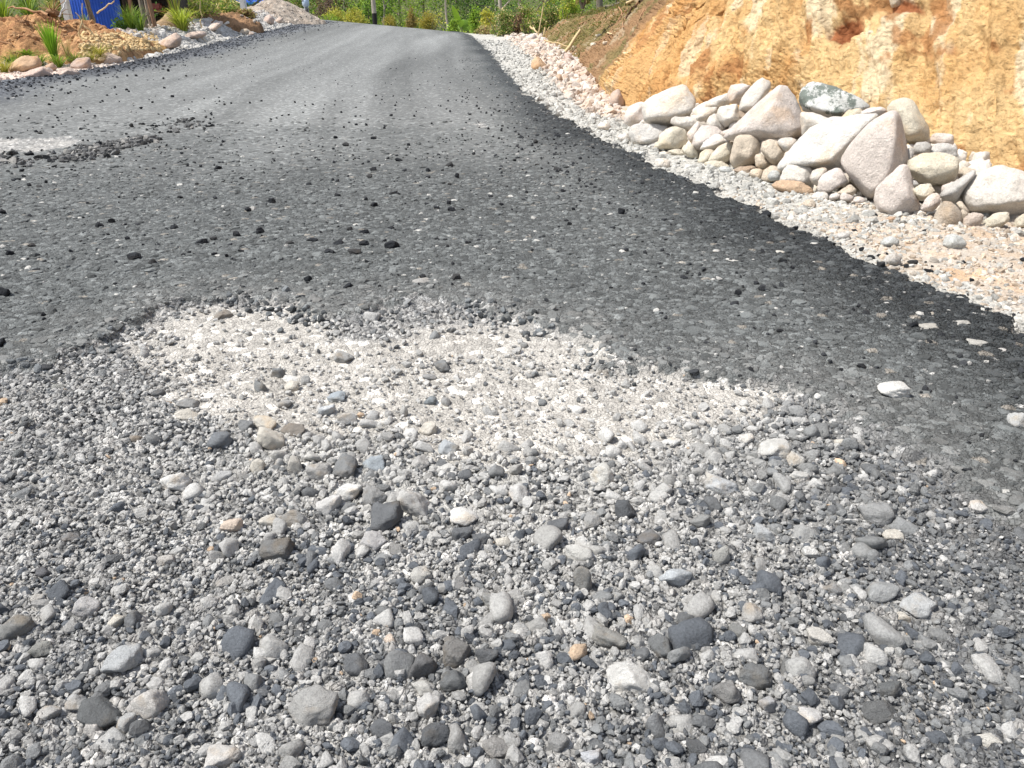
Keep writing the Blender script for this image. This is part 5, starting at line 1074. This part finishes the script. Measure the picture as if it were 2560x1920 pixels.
TREES = [(1000, 66, 9, 3.2, .16, 'broad light green tree above the round bushes', PG['bright'], .05), (1060, 70, 10, 3.4, .18, 'second light green tree behind the large golden bush', PG['bright']+PG['mid'], .05),
 (960, 62, 9, 1.6, .10, 'slim tree with a pale trunk right of the pole', PG['mid'], .35), (1116, 54, 7.5, 1.3, .09, 'thin straight trunk tree with few branches', PG['yellow'], .55), (1140, 76, 11, 3.6, .2, 'dark tree behind the banana plant', PG['deep'], .03),
 (1190, 80, 11, 3.6, .2, 'dark tree behind the light green bush', PG['deep'], .03), (1240, 72, 10, 3.2, .2, 'dark tree behind the grey trunk', PG['deep']+PG['mid'], .03), (1246, 42, 7.5, 1.3, .11, 'grey leaning trunk with sparse leaves', PG['mid'], .5),
 (915, 74, 10, 3.0, .2, 'shadowy tree behind the pole', PG['deep']+PG['mid'], .03), (860, 78, 10, 3.4, .2, 'green tree above the pale yellow bushes', PG['mid'], .03), (800, 72, 9, 3.0, .18, 'brownish green tree above the purplish bush', PG['mid']+PG['dead'], .03),
 (740, 70, 9, 3.0, .2, 'green tree behind the grey dirt heap', PG['mid'], .03), (690, 68, 8, 2.6, .2, 'dull green tree right of the blue roof', PG['mid']+PG['straw'], .03), (1300, 60, 9, 3.0, .2, 'green tree above the dead brown bush', PG['mid'], .03),
 (1360, 52, 9, 3.0, .2, 'green tree beyond the upright bamboo', PG['mid']+PG['bright'], .03), (1420, 46, 8, 2.6, .18, 'leafy tree above the scrub with yellow leaves', PG['bright']+PG['mid'], .03), (1500, 42, 8, 3.0, .2, 'tree behind the top of the bank', PG['mid'], .1), (1450, 64, 10, 3.4, .2, 'tall tree beyond the brown slope', PG['mid']+PG['bright'], .02), (1540, 66, 10, 3.6, .2, 'dark tree beyond the top of the brown slope', PG['deep']+PG['mid'], .02), (1390, 74, 11, 3.6, .2, 'far dark tree between the upright bamboo and the bank', PG['deep']+PG['mid'], .02)]
for (px, Y, H, cr, tr, lab, pal, low) in TREES:
    tree(px, Y, H, cr, tr, lab, pal, low, n=4200 if Y > 60 else 1500, leaf=.20 if Y > 60 else .13, bark=M_BARKP if 'pale' in lab or 'thin' in lab or 'grey' in lab else M_BARK, lean=.03 if 'leaning' in lab else 0)
for (px, Y, H, lab) in ((60, 40, 8, 'leafy tree above the clay mound at the frame edge'), (-60, 44, 8, 'leafy tree left of the frame behind the mound'), (130, 46, 9, 'dark leafy tree behind the white post'), (440, 44, 9, 'tree behind the dark shed'), (540, 48, 8, 'green tree behind the earth bank'), (610, 56, 8, 'tree left of the blue roofed hut')):
    tree(px, Y, H, 3.0, .18, lab, PG['mid']+PG['deep'], .03, n=3600, leaf=.17, group='trees behind the left verge')
def banana(px, py, Y, label):
    a = P(px, py, Y); z0 = gz(a[0], Y); r_ = empty('banana_plant', (a[0], Y, z0)); tag(r_, label, 'banana plant'); rng = np.random.default_rng(5)
    Ht = a[2]-z0; link('stem', tube_mesh('stem', [(wob((0, 0, 0), (0, 0, Ht*.6), 4, .02, rng), [.12, .11, .09, .06], 8)]), mat_plain('banana_stem', (.22, .28, .08), .6, 6), r_)
    for k, (dx, dz, L, w_) in enumerate(((-.42, 1.0, 1.25, .17), (.5, .55, 1.0, .2), (.2, .8, .8, .15), (-.7, .3, .9, .2), (.75, .2, .8, .18), (0, .6, .9, .2))):
        d = np.array([dx, rng.normal()*.3, dz]); d /= np.linalg.norm(d); s = np.cross(d, [0, -1, .3]); s /= np.linalg.norm(s); n_ = 9; V = []; F = []
        p0 = np.array([0, 0, Ht*.5]) if k else np.array([0, 0, Ht*.55])
        for i in range(n_+1):
            t = i/n_; p = p0+d*L*t-np.array([0, 0, .35*L*t*t*(0 if k == 0 else 1)]); w2 = w_*math.sin(math.pi*min(.98, .06+t*.94))**.6
            V += [p-s*w2+np.array([0, .05, .04]), p, p+s*w2+np.array([0, .05, .04])]
        for i in range(n_):
            for j in (0, 1): F.append((3*i+j, 3*i+j+1, 3*i+4+j, 3*i+3+j))
        C_ = np.tile(np.array([.32, .50, .05] if k == 0 else [.16, .28, .04]), (len(V), 1)); link('leaf', mesh_np('leaf', np.array(V), np.array(F), C_), M_LEAF, r_)
banana(1152, 38, 50, 'banana plant with one tall bright leaf at the crest')
def undergrowth():
    rng = np.random.default_rng(77); n = 60000; y = rng.uniform(60, 100, n); x = (rng.uniform(-.72, .35, n))*y
    z = zbase(x, y)-.2+hill(x, y)+rng.uniform(0, 1, n)**1.4*(1.0+4.2*fbm(x*.35, y*.35, 3, 301))
    m = (y > 60)&((x > -.35*y) | (y > 66)); x, y, z = x[m], y[m], z[m]
    k = fbm(x*.3, z*.9, 3, 302); c = mixc(np.broadcast_to(np.array([.045, .085, .02]), (len(x), 3)), [.26, .33, .06], ss(.4, .6, k))*rng.uniform(.6, 1.5, (len(x), 1))
    v, f, c = leafmesh(np.stack([x, y, z], 1), rng.uniform(.15, .38, len(x)), c, rng=rng); tag(link('undergrowth', mesh_np('undergrowth', v, f, c, False), M_LEAF), 'mass of undergrowth on the slope beyond the crest', 'undergrowth', kind='stuff')
    n = 26000; x = rng.uniform(-26, -6.5, n); y = rng.uniform(20, 60, n); d = xL(y)-x; m = (d > 2.6)*(rng.random(n) < .25+.9*ss(.42, .6, fbm(x*.5, y*.5, 3, 303))); m = m.astype(bool); x, y = x[m], y[m]
    z = zbase(x, y)-.08+rng.uniform(0, .30, len(x)); c = mixc(np.broadcast_to(np.array([.12, .17, .03]), (len(x), 3)), [.30, .27, .09], rng.random(len(x)))*rng.uniform(.6, 1.3, (len(x), 1))
    v, f, c = leafmesh(np.stack([x, y, z], 1), rng.uniform(.12, .32, len(x)), c, up=1.1, aspect=7, rng=rng); tag(link('weeds', mesh_np('weeds', v, f, c, False), M_LEAF), 'low weeds covering the ground behind the left verge', 'weeds', kind='stuff')
undergrowth()
# grass and scrub on the bank, thicker towards its far end
def bank_scrub():
    rng = np.random.default_rng(78); s, tx, ty, nx, ny, Hs, ang = BANK; n = 30000
    i = rng.integers(0, len(s), n); out = rng.uniform(.05, 4.5, n); k = Hs[i]/np.tan(ang[i]); h = np.minimum(out/k, 1)*Hs[i]
    x = tx[i]+nx[i]*out; y = ty[i]+ny[i]*out; topm = out > k*.98
    keep = topm*(rng.random(n) < .9) | (rng.random(n) < ss(13.5, 19, ty[i])*np.maximum(ss(.25, .8, h/Hs[i]), ss(19, 24, ty[i]))*ss(.36, .50, fbm(x*1.1, y*1.1, 3, 305)))
    x, y, h, i = x[keep], y[keep], h[keep], i[keep]; z = zbase(tx[i], ty[i])+h+rng.uniform(0, .16, len(x))
    c = mixc(np.broadcast_to(np.array([.14, .18, .04]), (len(x), 3)), [.30, .23, .10], rng.random(len(x)))*rng.uniform(.5, 1.3, (len(x), 1))
    v, f, c = leafmesh(np.stack([x, y, z], 1), rng.uniform(.06, .20, len(x)), c, up=.8, aspect=5, rng=rng); tag(link('bank_scrub', mesh_np('bank_scrub', v, f, c, False), M_LEAF), 'dry scrub and weeds growing over the top of the bank', 'scrub', kind='stuff')
bank_scrub()
GB = 'bushes on top of the bank'
for (pxl, pxr, pyt, Y, lab) in ((1420, 1500, -70, 20, 'green bush at the top of the bank beyond the roots'), (1495, 1600, -130, 17, 'bush on top of the bank above the orange earth'), (1350, 1420, 8, 42, 'green scrub bush on the far shoulder of the bank'), (1326, 1364, 40, 41, 'small straw coloured scrub near the upright bamboo')):
    q = bank_point((pxl+pxr)/2, max(pyt, 8)); bush(pxl, pxr, pyt, Y, lab, PG['mid']+PG['straw'], group=GB, base=float(zbase(2, Y))+ {20: 1.2, 17: 1.6, 42: .3, 41: .1}[Y], leaf=.10, n=1600)

# ------------------------------------------------------------------ plants, sticks and structures on the left
GR = [(15, 70, -70, 'tall grass at the left edge of the frame behind the clay mound', PG['bright'], 110, .7, 21), (75, 40, -50, 'long green grass behind the top of the clay mound', PG['mid']+PG['bright'], 100, .8, 23), (130, 36, -40, 'green grass left of the white post', PG['bright']+PG['straw'], 90, .7, 23.5),
      (215, 52, 8, 'small grass tuft in front of the blue wall', PG['bright'], 40, .4, 23.5), (330, 74, -30, 'tall light green grass stand right of the blue wall', PG['bright'], 150, .5, 22.5), (352, 76, -10, 'second light green grass stand before the tree trunks', PG['mid']+PG['bright'], 90, .4, 22)]
for px, py, pyt, lab, pal, n, sp_, Y in GR: grass(px, py, pyt, lab, pal, n, sp_, .022, Y=Y, sink=.15)
grass(141, 163, 52, 'tall upright bright green grass clump between the clay and the pink rocks', [(.22, .40, .03), (.28, .46, .05), (.18, .34, .03)], 190, .24, .030, droop=.05)
grass(150, 168, 110, 'bushy lower leaves around the tall green grass clump', PG['bright'], 80, .55, .020, droop=.9)
grass(172, 150, 64, 'thin yellow green stalks right of the tall green grass clump', PG['straw'], 26, .25, .012, droop=.3)
grass(188, 158, 100, 'arching dry grass tuft above the square pinkish boulder', PG['straw']+PG['bright'], 60, .5, .012, droop=1.0)
grass(68, 140, 104, 'leafy green weed in the clay hollow', PG['bright'], 70, .6, .035, droop=.9)
grass(100, 162, 112, 'soft green grass between the orange boulder and the tall clump', PG['bright']+PG['mid'], 110, .5, .014, droop=.7)
grass(205, 158, 118, 'low green grass behind the square pinkish boulder', PG['bright']+PG['straw'], 90, .45, .012, droop=.7)
grass(30, 162, 118, 'low green weeds left of the orange boulder', PG['mid']+PG['bright'], 120, .6, .014, droop=.7)
grass(420, 92, 60, 'straw coloured grass left of the bright yellow green clump', PG['straw'], 90, .5, .014, Y=24)
grass(12, 180, 128, 'yellowish grass left of the orange boulder', PG['yellow'], 90, .5, .012)
grass(40, 150, 112, 'dry yellow green grass above the orange boulder', PG['yellow']+PG['straw'], 70, .5, .012)
grass(250, 138, 98, 'fine yellow weeds among the yellow rubble', PG['yellow'], 90, .5, .010, droop=.3)
grass(232, 150, 116, 'fine yellow weeds behind the rounded pink boulder', PG['yellow'], 70, .4, .010, droop=.3)
grass(458, 84, -22, 'bright yellow green grass clump with arching blades', [(.36, .42, .06), (.44, .48, .09), (.28, .36, .05)], 240, .85, .030, droop=.8, Y=24.5)
grass(448, 80, -40, 'straight inner blades of the bright grass behind the arching clump', PG['bright']+PG['yellow'], 60, .25, .022, droop=.15, Y=24.8)
grass(410, 88, 50, 'dull yellow grass on the small earth mound', PG['yellow']+PG['dead'], 110, .6, .010, Y=23.5)
grass(392, 84, 56, 'olive grass left of the small earth mound', PG['olive']+PG['mid'], 90, .6, .010, Y=23.5)
for (pxl, pxr, pyt, Y, lab, pal, b_) in ((272, 330, 36, 22.5, 'dark low weeds with small white flowers by the blue wall', PG['mid'], None), (448, 560, -12, 29, 'green bush on top of the undercut earth bank', PG['bright']+PG['straw'], .45), (540, 612, 2, 31.5, 'olive bush on the right end of the undercut earth bank', PG['mid']+PG['straw'], .8), (500, 600, -60, 36, 'tall pale green bush behind the earth bank', PG['straw']+PG['bright'], None),
    (25, 90, -40, 27, 'dense green bush behind the clay mound', PG['mid'], None), (90, 160, -60, 29, 'mixed green bush left of the white post', PG['mid']+PG['straw'], None), (640, 700, -20, 62, 'brown green bush between the hut and the dirt heap', PG['dead']+PG['mid'], None), (590, 640, 22, 30, 'brown leaved shrub below the short grey post', PG['dead']+PG['straw'], .8)):
    bush(pxl, pxr, pyt, Y, lab, pal, group='shrubs on the left verge', leaf=.09, n=1500, base=b_ if b_ is None else float(zbase(-9, Y))+.35)
def stick(name, p0, p1, r0, r1, label, mat, cat='stick', amp=.01, seg=8, n=7, group=None):
    q = wob(p0, p1, n, amp); base = q[0].copy(); o = link(name, tube_mesh(name, [(q-base, np.linspace(r0, r1, n), seg)]), mat, loc=base); tag(o, label, cat, group); return o
g = U(1343, 96); stick('bamboo_pole', g-np.array([0, 0, .1]), P(1358, 16, g[1]), .032, .022, 'upright bamboo stick at the toe of the bank', M_STICK, 'bamboo stick')
g = U(1358, 96); stick('broken_stake', g-np.array([0, 0, .1]), P(1363, 68, g[1]), .045, .04, 'short broken stake right of the upright bamboo', M_STICK, 'stake')
stick('broken_stake', P(1360, 90, g[1]+.1), P(1374, 67, g[1]), .03, .025, 'slanting broken branch on the short stake', M_STICK, 'stake')
g = U(1407, 136); stick('leaning_stick', g-np.array([0, 0, .03]), P(1451, 75, g[1]+.5), .045, .035, 'thick pale stick leaning right against the bank', M_STICK, 'stick')
a = P(1361, 101, g[1]+.6); b = P(1423, 117, g[1]+.3); stick('dry_stick', a, b, .022, .018, 'long thin stick lying behind the leaning one', M_STICK, 'stick', amp=.015)
a = U(1236, 84); stick('dry_stick', a, P(1256, 72, a[1]+.4), .04, .035, 'short pale stick on the brush at the end of the shoulder', M_STICK, 'stick')
a = P(1325, 66, 21.5); stick('dry_branch', a, P(1345, 82, 21), .025, .015, 'dry branch crossing the foot of the upright bamboo', M_STICK, 'branch', amp=.03)
def surf_path(pts, off=.03):
    out = []
    for q in pts:
        b_ = bank_point(*q)
        if b_ is not None: out.append(b_+np.array([-.5, -.5, .6])*off)
    return np.array(out)
RT = [([(1538, 18), (1552, 12), (1568, 10), (1580, 5), (1597, -4)], .035, 'pale bare root sticking out of the bank at the top of the frame', M_STICK),
      ([(1582, 20), (1574, 34), (1566, 46), (1558, 60), (1560, 72)], .022, 'brown root hanging down the orange corner of the bank', M_ROOT), ([(1600, 6), (1590, 16), (1578, 24), (1562, 30), (1550, 44)], .022, 'red brown root curving along the orange corner', M_ROOT),
      ([(1520, 84), (1532, 88), (1545, 90), (1538, 80)], .016, 'small forked root on the brown slope', M_STICK), ([(1548, 20), (1556, 32), (1553, 44), (1547, 54)], .018, 'thin root below the pale bare root', M_ROOT), ([(1450, 62), (1470, 52), (1490, 46), (1502, 48)], .02, 'dark root crossing the brown slope', M_ROOT),
      ([(1396, 58), (1392, 70), (1398, 82), (1394, 92)], .022, 'crooked root at the far end of the brown slope', M_ROOT), ([(1500, 108), (1512, 100), (1524, 92), (1536, 86), (1548, 74)], .012, 'fine root running along the orange edge', M_ROOT), ([(1612, 28), (1604, 40), (1600, 52)], .012, 'short root on the orange earth', M_ROOT)]
for pts, r_, lab, mt in RT:
    q = surf_path(pts)
    if len(q) > 2: base = q[0].copy(); o = link('root', tube_mesh('root', [(q-base, np.linspace(r_, r_*.4, len(q)), 7)]), mt, loc=base); tag(o, lab, 'root', 'roots hanging out of the bank')
# bits of stone stuck in the brown slope
for k, (px, py, w_, lab) in enumerate(((1485, 112, 10, 'pale stone set in the brown slope right of the leaning stick'), (1433, 122, 12, 'cream stone just right of the foot of the leaning stick'), (1496, 90, 9, 'little cream stone on the orange edge of the slope'), (1513, 108, 8, 'small white stone on the orange edge'), (1498, 88, 7, 'tiny pale stone beside the little cream stone'), (2178, 82, 11, 'round pale pebble set in the dark red pocket of the bank'), (2235, 6, 18, 'pale stone high in the red streak of the bank'))):
    q = bank_point(px, py)
    if q is None: continue
    r_ = w_*np.linalg.norm(q)/FPX*.6; v = base_stone(3, 300+k)*r_; o = link('embedded_stone', mesh_np('embedded_stone', v, ICO[3][1]), M_ROCK, loc=q, color=(.66, .58, .45)); tag(o, lab, 'stone', 'stones stuck in the bank')

def box(name, p0, p1, mat, parent=None, bev=.01, rot=None):
    bm = bmesh.new(); bmesh.ops.create_cube(bm, size=1); d = np.array(p1)-np.array(p0); c = (np.array(p1)+np.array(p0))/2
    for v in bm.verts: v.co = Vector((v.co.x*d[0]+c[0], v.co.y*d[1]+c[1], v.co.z*d[2]+c[2]))
    if bev: bmesh.ops.bevel(bm, geom=list(bm.edges), offset=min(bev, abs(d).min()*.3), segments=2, affect='EDGES')
    me = bpy.data.meshes.new(name); bm.to_mesh(me); bm.free(); return link(name, me, mat, parent)
def sheet(name, x0, x1, z0, z1, y, mat, parent, pitch=.09, amp=.012):
    """corrugated metal sheet, ribs upright"""
    n = int((x1-x0)/pitch*8); xs = np.linspace(x0, x1, n); yy = y+amp*np.sin(xs/pitch*2*math.pi); V = np.concatenate([np.stack([xs, yy, np.full(n, z0)], 1), np.stack([xs, yy, np.full(n, z1)], 1), np.stack([xs, yy+.012, np.full(n, z0)], 1), np.stack([xs, yy+.012, np.full(n, z1)], 1)])
    i = np.arange(n-1); F = np.concatenate([np.stack([i, i+1, n+i+1, n+i], 1), np.stack([2*n+i+1, 2*n+i, 3*n+i, 3*n+i+1], 1), np.stack([n+i, n+i+1, 3*n+i+1, 3*n+i], 1)]); return link(name, mesh_np(name, V, F), mat, parent)
# blue walled shack with an open dark bay
Y0 = 27.0; xa = P(172, 30, Y0)[0]; xb = P(304, 30, Y0)[0]; xc = P(432, 30, Y0)[0]; zg = float(zbase(xa, Y0))-.1
sh = empty('shack', (xa, Y0, zg)); tag(sh, 'blue sheet metal shack with a dark open bay behind the clay mound', 'shack')
sheet('wall', 0, xb-xa, 0, 2.7, 0, M_BLUE, sh); box('end_wall', (-.02, .05, 0), (.04, 1.3, 2.7), M_BLUE, sh); box('back_wall', (.06, 1.3, 0), (xc-xa, 1.38, 2.7), M_SHED, sh); box('side_wall', (xc-xa-.06, .1, 0), (xc-xa, 1.28, 2.7), M_SHED, sh)
box('partition', (xb-xa+.02, .1, 0), (xb-xa+.08, 1.28, 2.7), M_SHED, sh)
box('roof', (-.35, -.6, 2.72), (xc-xa+.35, 1.6, 2.80), M_TIN, sh)
for k, px in enumerate((330,)): x_ = P(px, 30, Y0)[0]-xa; box('bay_post', (x_-.05, -.05, 0), (x_+.05, .05, 2.72), M_BARKB, sh)
x_ = P(395, 30, Y0+.8)[0]; o = empty('shelf', (x_, Y0+.8, zg+.3)); tag(o, 'shelf with faded red cloth inside the dark bay', 'shelf'); box('board', (-.45, -.2, .50), (.5, .2, .54), M_RED, o); box('board', (-.45, -.2, 1.0), (.5, .2, 1.04), M_RED, o)
for sx in (-.45, .45):
    box('leg', (sx, -.2, -.1), (sx+.05, -.15, 1.2), M_BARKB, o)
cl = box('red_cloth', (x_-.36, Y0+.62, zg+.845), (x_+.2, Y0+.95, zg+1.05), M_RED, None, .06); tag(cl, 'folded faded red cloth on the shelf in the dark bay', 'cloth')
x_ = P(420, 30, Y0+.6)[0]; cl = sheet('tin_sheet', 0, .5, 0, .75, 0, M_TIN, None); cl.location = (x_, Y0+.6, zg+.1); cl.rotation_euler = (-.18, 0, 0); tag(cl, 'grey tin sheet leaning inside the dark bay', 'tin sheet')
# trunks and posts in front of the bay
def vpost(name, px, pyb, Y, w_px, H, label, mat, cat, lean=0, n=7, amp=.015, taper=.85):
    a = P(px, pyb, Y); z0 = min(a[2], HEAPZ(a[0], Y)+.05)-.15; r_ = w_px/2*np.linalg.norm(a-np.array([0, 0, 1]))/FPX; return stick(name, (a[0], Y, z0), (a[0]+lean, Y, z0+H), r_, r_*taper, label, mat, cat, amp, 12, n)
tree(354, 23.2, 5.2, .45, 0.076, 'thick grey brown trunk left of two thinner ones', PG['mid'], .6, n=70, leaf=.10, bark=M_BARK, group='tree trunks before the dark bay')
tree(367, 23.6, 5.2, .45, 0.042, 'thin pale trunk between two thicker trunks', PG['mid'], .6, n=70, leaf=.10, bark=M_BARKP, group='tree trunks before the dark bay')
tree(379, 23.4, 5.2, .45, 0.07, 'straight reddish brown trunk before the dark bay', PG['mid'], .6, n=70, leaf=.10, bark=M_BARKB, group='tree trunks before the dark bay')
def wpost(px0, px1, pyb, Y, H, label):
    a = P(px0, pyb, Y); b = P(px1, pyb, Y); z0 = HEAPZ(a[0], Y)-.2; w_ = b[0]-a[0]; r_ = empty('post', (a[0], Y, z0)); tag(r_, label, 'post'); box('shaft', (0, 0, 0), (w_, w_, H), M_WHITE, r_, .012); box('cap', (-.02, -.02, H+.003), (w_+.02, w_+.02, H+.06), M_WHITE, r_, .01)
wpost(157, 173, 36, 22.5, 2.6, 'square white concrete post beside the blue wall'); wpost(600, 613, 15, 31, 1.9, 'short grey white post beside the blue roofed hut')
# sapling before the blue wall
r_ = empty('sapling', P(232, 52, 22)-np.array([0, 0, .35])); tag(r_, 'slender sapling with several stems before the blue wall', 'sapling'); rg = np.random.default_rng(9)
link('stems', tube_mesh('stems', [(wob((rg.normal()*.03, 0, 0), (rg.normal()*.13, rg.normal()*.1, 1.9), 6, .02, rg), np.linspace(.03, .014, 6), 7) for _ in range(6)]), M_BARK, r_)
ps = blob(420, (0, 0, 1.35), (.45, .4, .8), rg, .4, 14); v, f, c = leafmesh(ps, rg.uniform(.08, .2, 420), leafcols(420, PG['mid']+[(.25, .35, .2)], rg), aspect=3.5, rng=rg); link('leaves', mesh_np('leaves', v, f, c, False), M_LEAF, r_)
a = P(243, 33, 21.8); stick('dry_branch', a, P(286, 2, 21.5), .02, .012, 'bare branch slanting across the blue wall', M_STICK, 'branch', .01)
a = P(147, 43, 19.2); stick('white_stick', a, P(168, -4, 19.4), .018, .012, 'thin white stick rising from the top of the clay mound', M_WHITE, 'stick', .01)
a = P(20, 20, 20); stick('dry_branch', P(122, 37, 19.0), a, .035, .014, 'long dry branch fallen on the clay mound', M_ROOT, 'branch', .05, n=9)
def rootball(px, py, Y, w_, label):
    a = P(px, py, Y); rg = np.random.default_rng(abs(int(px))); r_ = w_/2*Y/FPX*1.1; v = base_stone(3, 400+px)*r_; o = empty('root_clod', a); tag(o, label, 'clod'); m = link('clod', mesh_np('clod', v, ICO[3][1], np.tile([.30, .17, .09], (len(v), 1))), M_CLAY, o)
    link('rootlets', tube_mesh('rootlets', [(wob((0, 0, 0), rg.normal(size=3)*r_*1.3, 5, r_*.15, rg), np.linspace(.014, .004, 5), 5) for _ in range(34)]), M_ROOT, o)
rootball(135, 32, 19.3, 24, 'clod of earth and roots on top of the clay mound'); rootball(57, 60, 18.6, 20, 'clod with roots half way down the clay mound')
rg = np.random.default_rng(31)
for k, (px, py, dx, dz, lab) in enumerate(((505, 70, .1, .75, 'pale root hanging from the undercut earth bank'), (490, 66, -.15, .5, 'branching root left on the undercut earth bank'), (525, 58, .3, .35, 'short root on the undercut earth bank'), (240, 95, -.3, .5, 'dry twig stuck in the brown clay'), (205, 100, .2, .7, 'thin dry stalk standing in the clay'), (30, 112, -.6, .25, 'root in the dark hollow of the clay'))):
    a = U(px, py, HEAPZ); stick('dry_root', a, a+np.array([dx, -.05, dz]), .022, .009, lab, M_STICK if k in (0, 3, 4) else M_ROOT, 'root', .03)
# hut with a blue roof
Yh = 58.0; a = P(590, 8, Yh); b = P(664, 8, Yh); zg = gz(a[0], Yh); zt = P(640, 7, Yh)[2]-zg; Lw = b[0]-a[0]
h_ = empty('hut', (a[0], Yh, zg)); tag(h_, 'small grey hut with a bright blue roof behind the dirt heap', 'hut')
box('wall', (.3, .3, 0), (Lw-.25, 3, zt-.1), M_TIN, h_); box('window', (Lw*.5, .22, zt-.85), (Lw*.78, .29, zt-.35), M_SHED, h_)
def slab(name, top, th, mat, parent):
    top = np.array(top, float); V = np.vstack([top, top-np.array([0, 0, th])]); n = len(top); bm = bmesh.new(); vs = [bm.verts.new(p) for p in V]; bm.faces.new(vs[:n]); bm.faces.new(vs[n:][::-1])
    for i in range(n): bm.faces.new((vs[i], vs[i+n], vs[(i+1) % n+n], vs[(i+1) % n]))
    bmesh.ops.recalc_face_normals(bm, faces=bm.faces); me = bpy.data.meshes.new(name); bm.to_mesh(me); bm.free(); return link(name, me, mat, parent)
M_BLUEL = mat_plain('light_blue_paint', (.06, .26, .66), .45, 3, .8, 1.15)
slab('roof', [(-.4, -.5, zt+.02), (Lw, -.5, zt+.02), (Lw, 1.6, zt+.9), (-.4, 1.6, zt+.9)], .06, M_BLUE, h_); slab('roof', [(Lw+.01, -.5, zt+.0), (Lw+.62, -.3, zt-.36), (Lw+.62, 2.4, zt-.36), (Lw+.01, 1.6, zt+.85)], .07, M_BLUEL, h_); box('fascia', (-.4, -.57, zt-.12), (Lw+.02, -.51, zt+.03), M_BLUEL, h_)
slab('roof', [(-.4, 1.61, zt+.88), (Lw, 1.61, zt+.88), (Lw, 3.6, zt), (-.4, 3.6, zt)], .06, M_BLUE, h_)
# utility pole, bare wood above and tarred below
Yp = 47.0; a = P(933, 0, Yp); b = P(938, 58, Yp); zb_ = gz(b[0], Yp); r_ = 5.2*np.linalg.norm(b)/FPX; zs = P(936, 33, Yp)[2]
p_ = empty('utility_pole', (b[0], Yp, zb_)); tag(p_, 'wooden utility pole with a black tarred foot at the crest', 'utility pole')
dxp = (a[0]-b[0])/(a[2]-b[2]); link('tarred_foot', tube_mesh('tarred_foot', [([(0, 0, -.3), (dxp*(zs-zb_), 0, zs-zb_)], [r_*1.04, r_*1.02], 14)]), M_DARK, p_)
link('shaft', tube_mesh('shaft', [(np.array([(dxp*q, 0, q) for q in np.linspace(zs-zb_-.01, 7.5, 7)]), np.linspace(r_, r_*.72, 7), 14)]), M_BARKP, p_)
box('crossarm', (dxp*7-.8, -.16, 6.9), (dxp*7+.8, -.06, 7.02), M_BARKP, p_)
for q in (-.7, -.25, .25, .7): link('insulator', tube_mesh('insulator', [([(dxp*7+q, -.11, 7.023), (dxp*7+q, -.11, 7.12), (dxp*7+q, -.11, 7.2)], [.03, .05, .02], 10)]), M_WHITE, p_)
# motorcycle parked behind the dirt heap
Ym = 41.5; a = P(765, 6, Ym); zg = float(zbase(a[0], Ym))-.1; mo = empty('motorcycle', (a[0]-.05, Ym, zg)); mo.rotation_euler = (0, 0, math.radians(-72)); tag(mo, 'pale blue and white motorcycle parked behind the grey dirt heap', 'motorcycle')
M_PB = mat_plain('pale_blue_paint', (.40, .50, .62), .35, 3, .9, 1.1); M_RUB = mat_plain('rubber', (.02, .02, .02), .8, 9)
def torus(name, c, R_, r2, mat, parent):
    pts = [(c[0]+R_*math.cos(t), c[1], c[2]+R_*math.sin(t)) for t in np.linspace(0, 2*math.pi, 25)]; return link(name, tube_mesh(name, [(pts, [r2]*25, 8)]), mat, parent)
for cx_ in (-.62, .62):
    wl = torus('wheel', (cx_, 0, .31), .27, .045, M_RUB, mo); torus('rim', (cx_, 0, .31), .22, .02, M_WHITE, wl)
def ell(name, c, r3, mat, parent, sd=3): v = ICO[3][0]*np.array(r3)+np.array(c); return link(name, mesh_np(name, v, ICO[3][1]), mat, parent)
ell('fairing', (.38, 0, .86), (.20, .17, .26), M_PB, mo); ell('seat', (-.28, 0, .84), (.42, .13, .07), M_RUB, mo); ell('tank', (.02, 0, .80), (.26, .14, .14), M_PB, mo); ell('engine', (0, 0, .48), (.22, .14, .16), M_TIN, mo)
hl = ell('headlamp', (.42, -.10, 1.02), (.11, .08, .11), M_WHITE, mo); torus('lamp_ring', (.42, -.16, 1.02), .10, .018, M_TIN, hl)
link('handlebar', tube_mesh('handlebar', [([(.30, -.36, 1.12), (.34, -.15, 1.06), (.34, .15, 1.06), (.30, .36, 1.12)], [.016]*4, 8)]), M_RUB, mo); link('fork', tube_mesh('fork', [([(.62, -.08, .31), (.36, -.07, 1.05)], [.025, .025], 8), ([(.62, .08, .31), (.36, .07, 1.05)], [.025, .025], 8)]), M_TIN, mo)
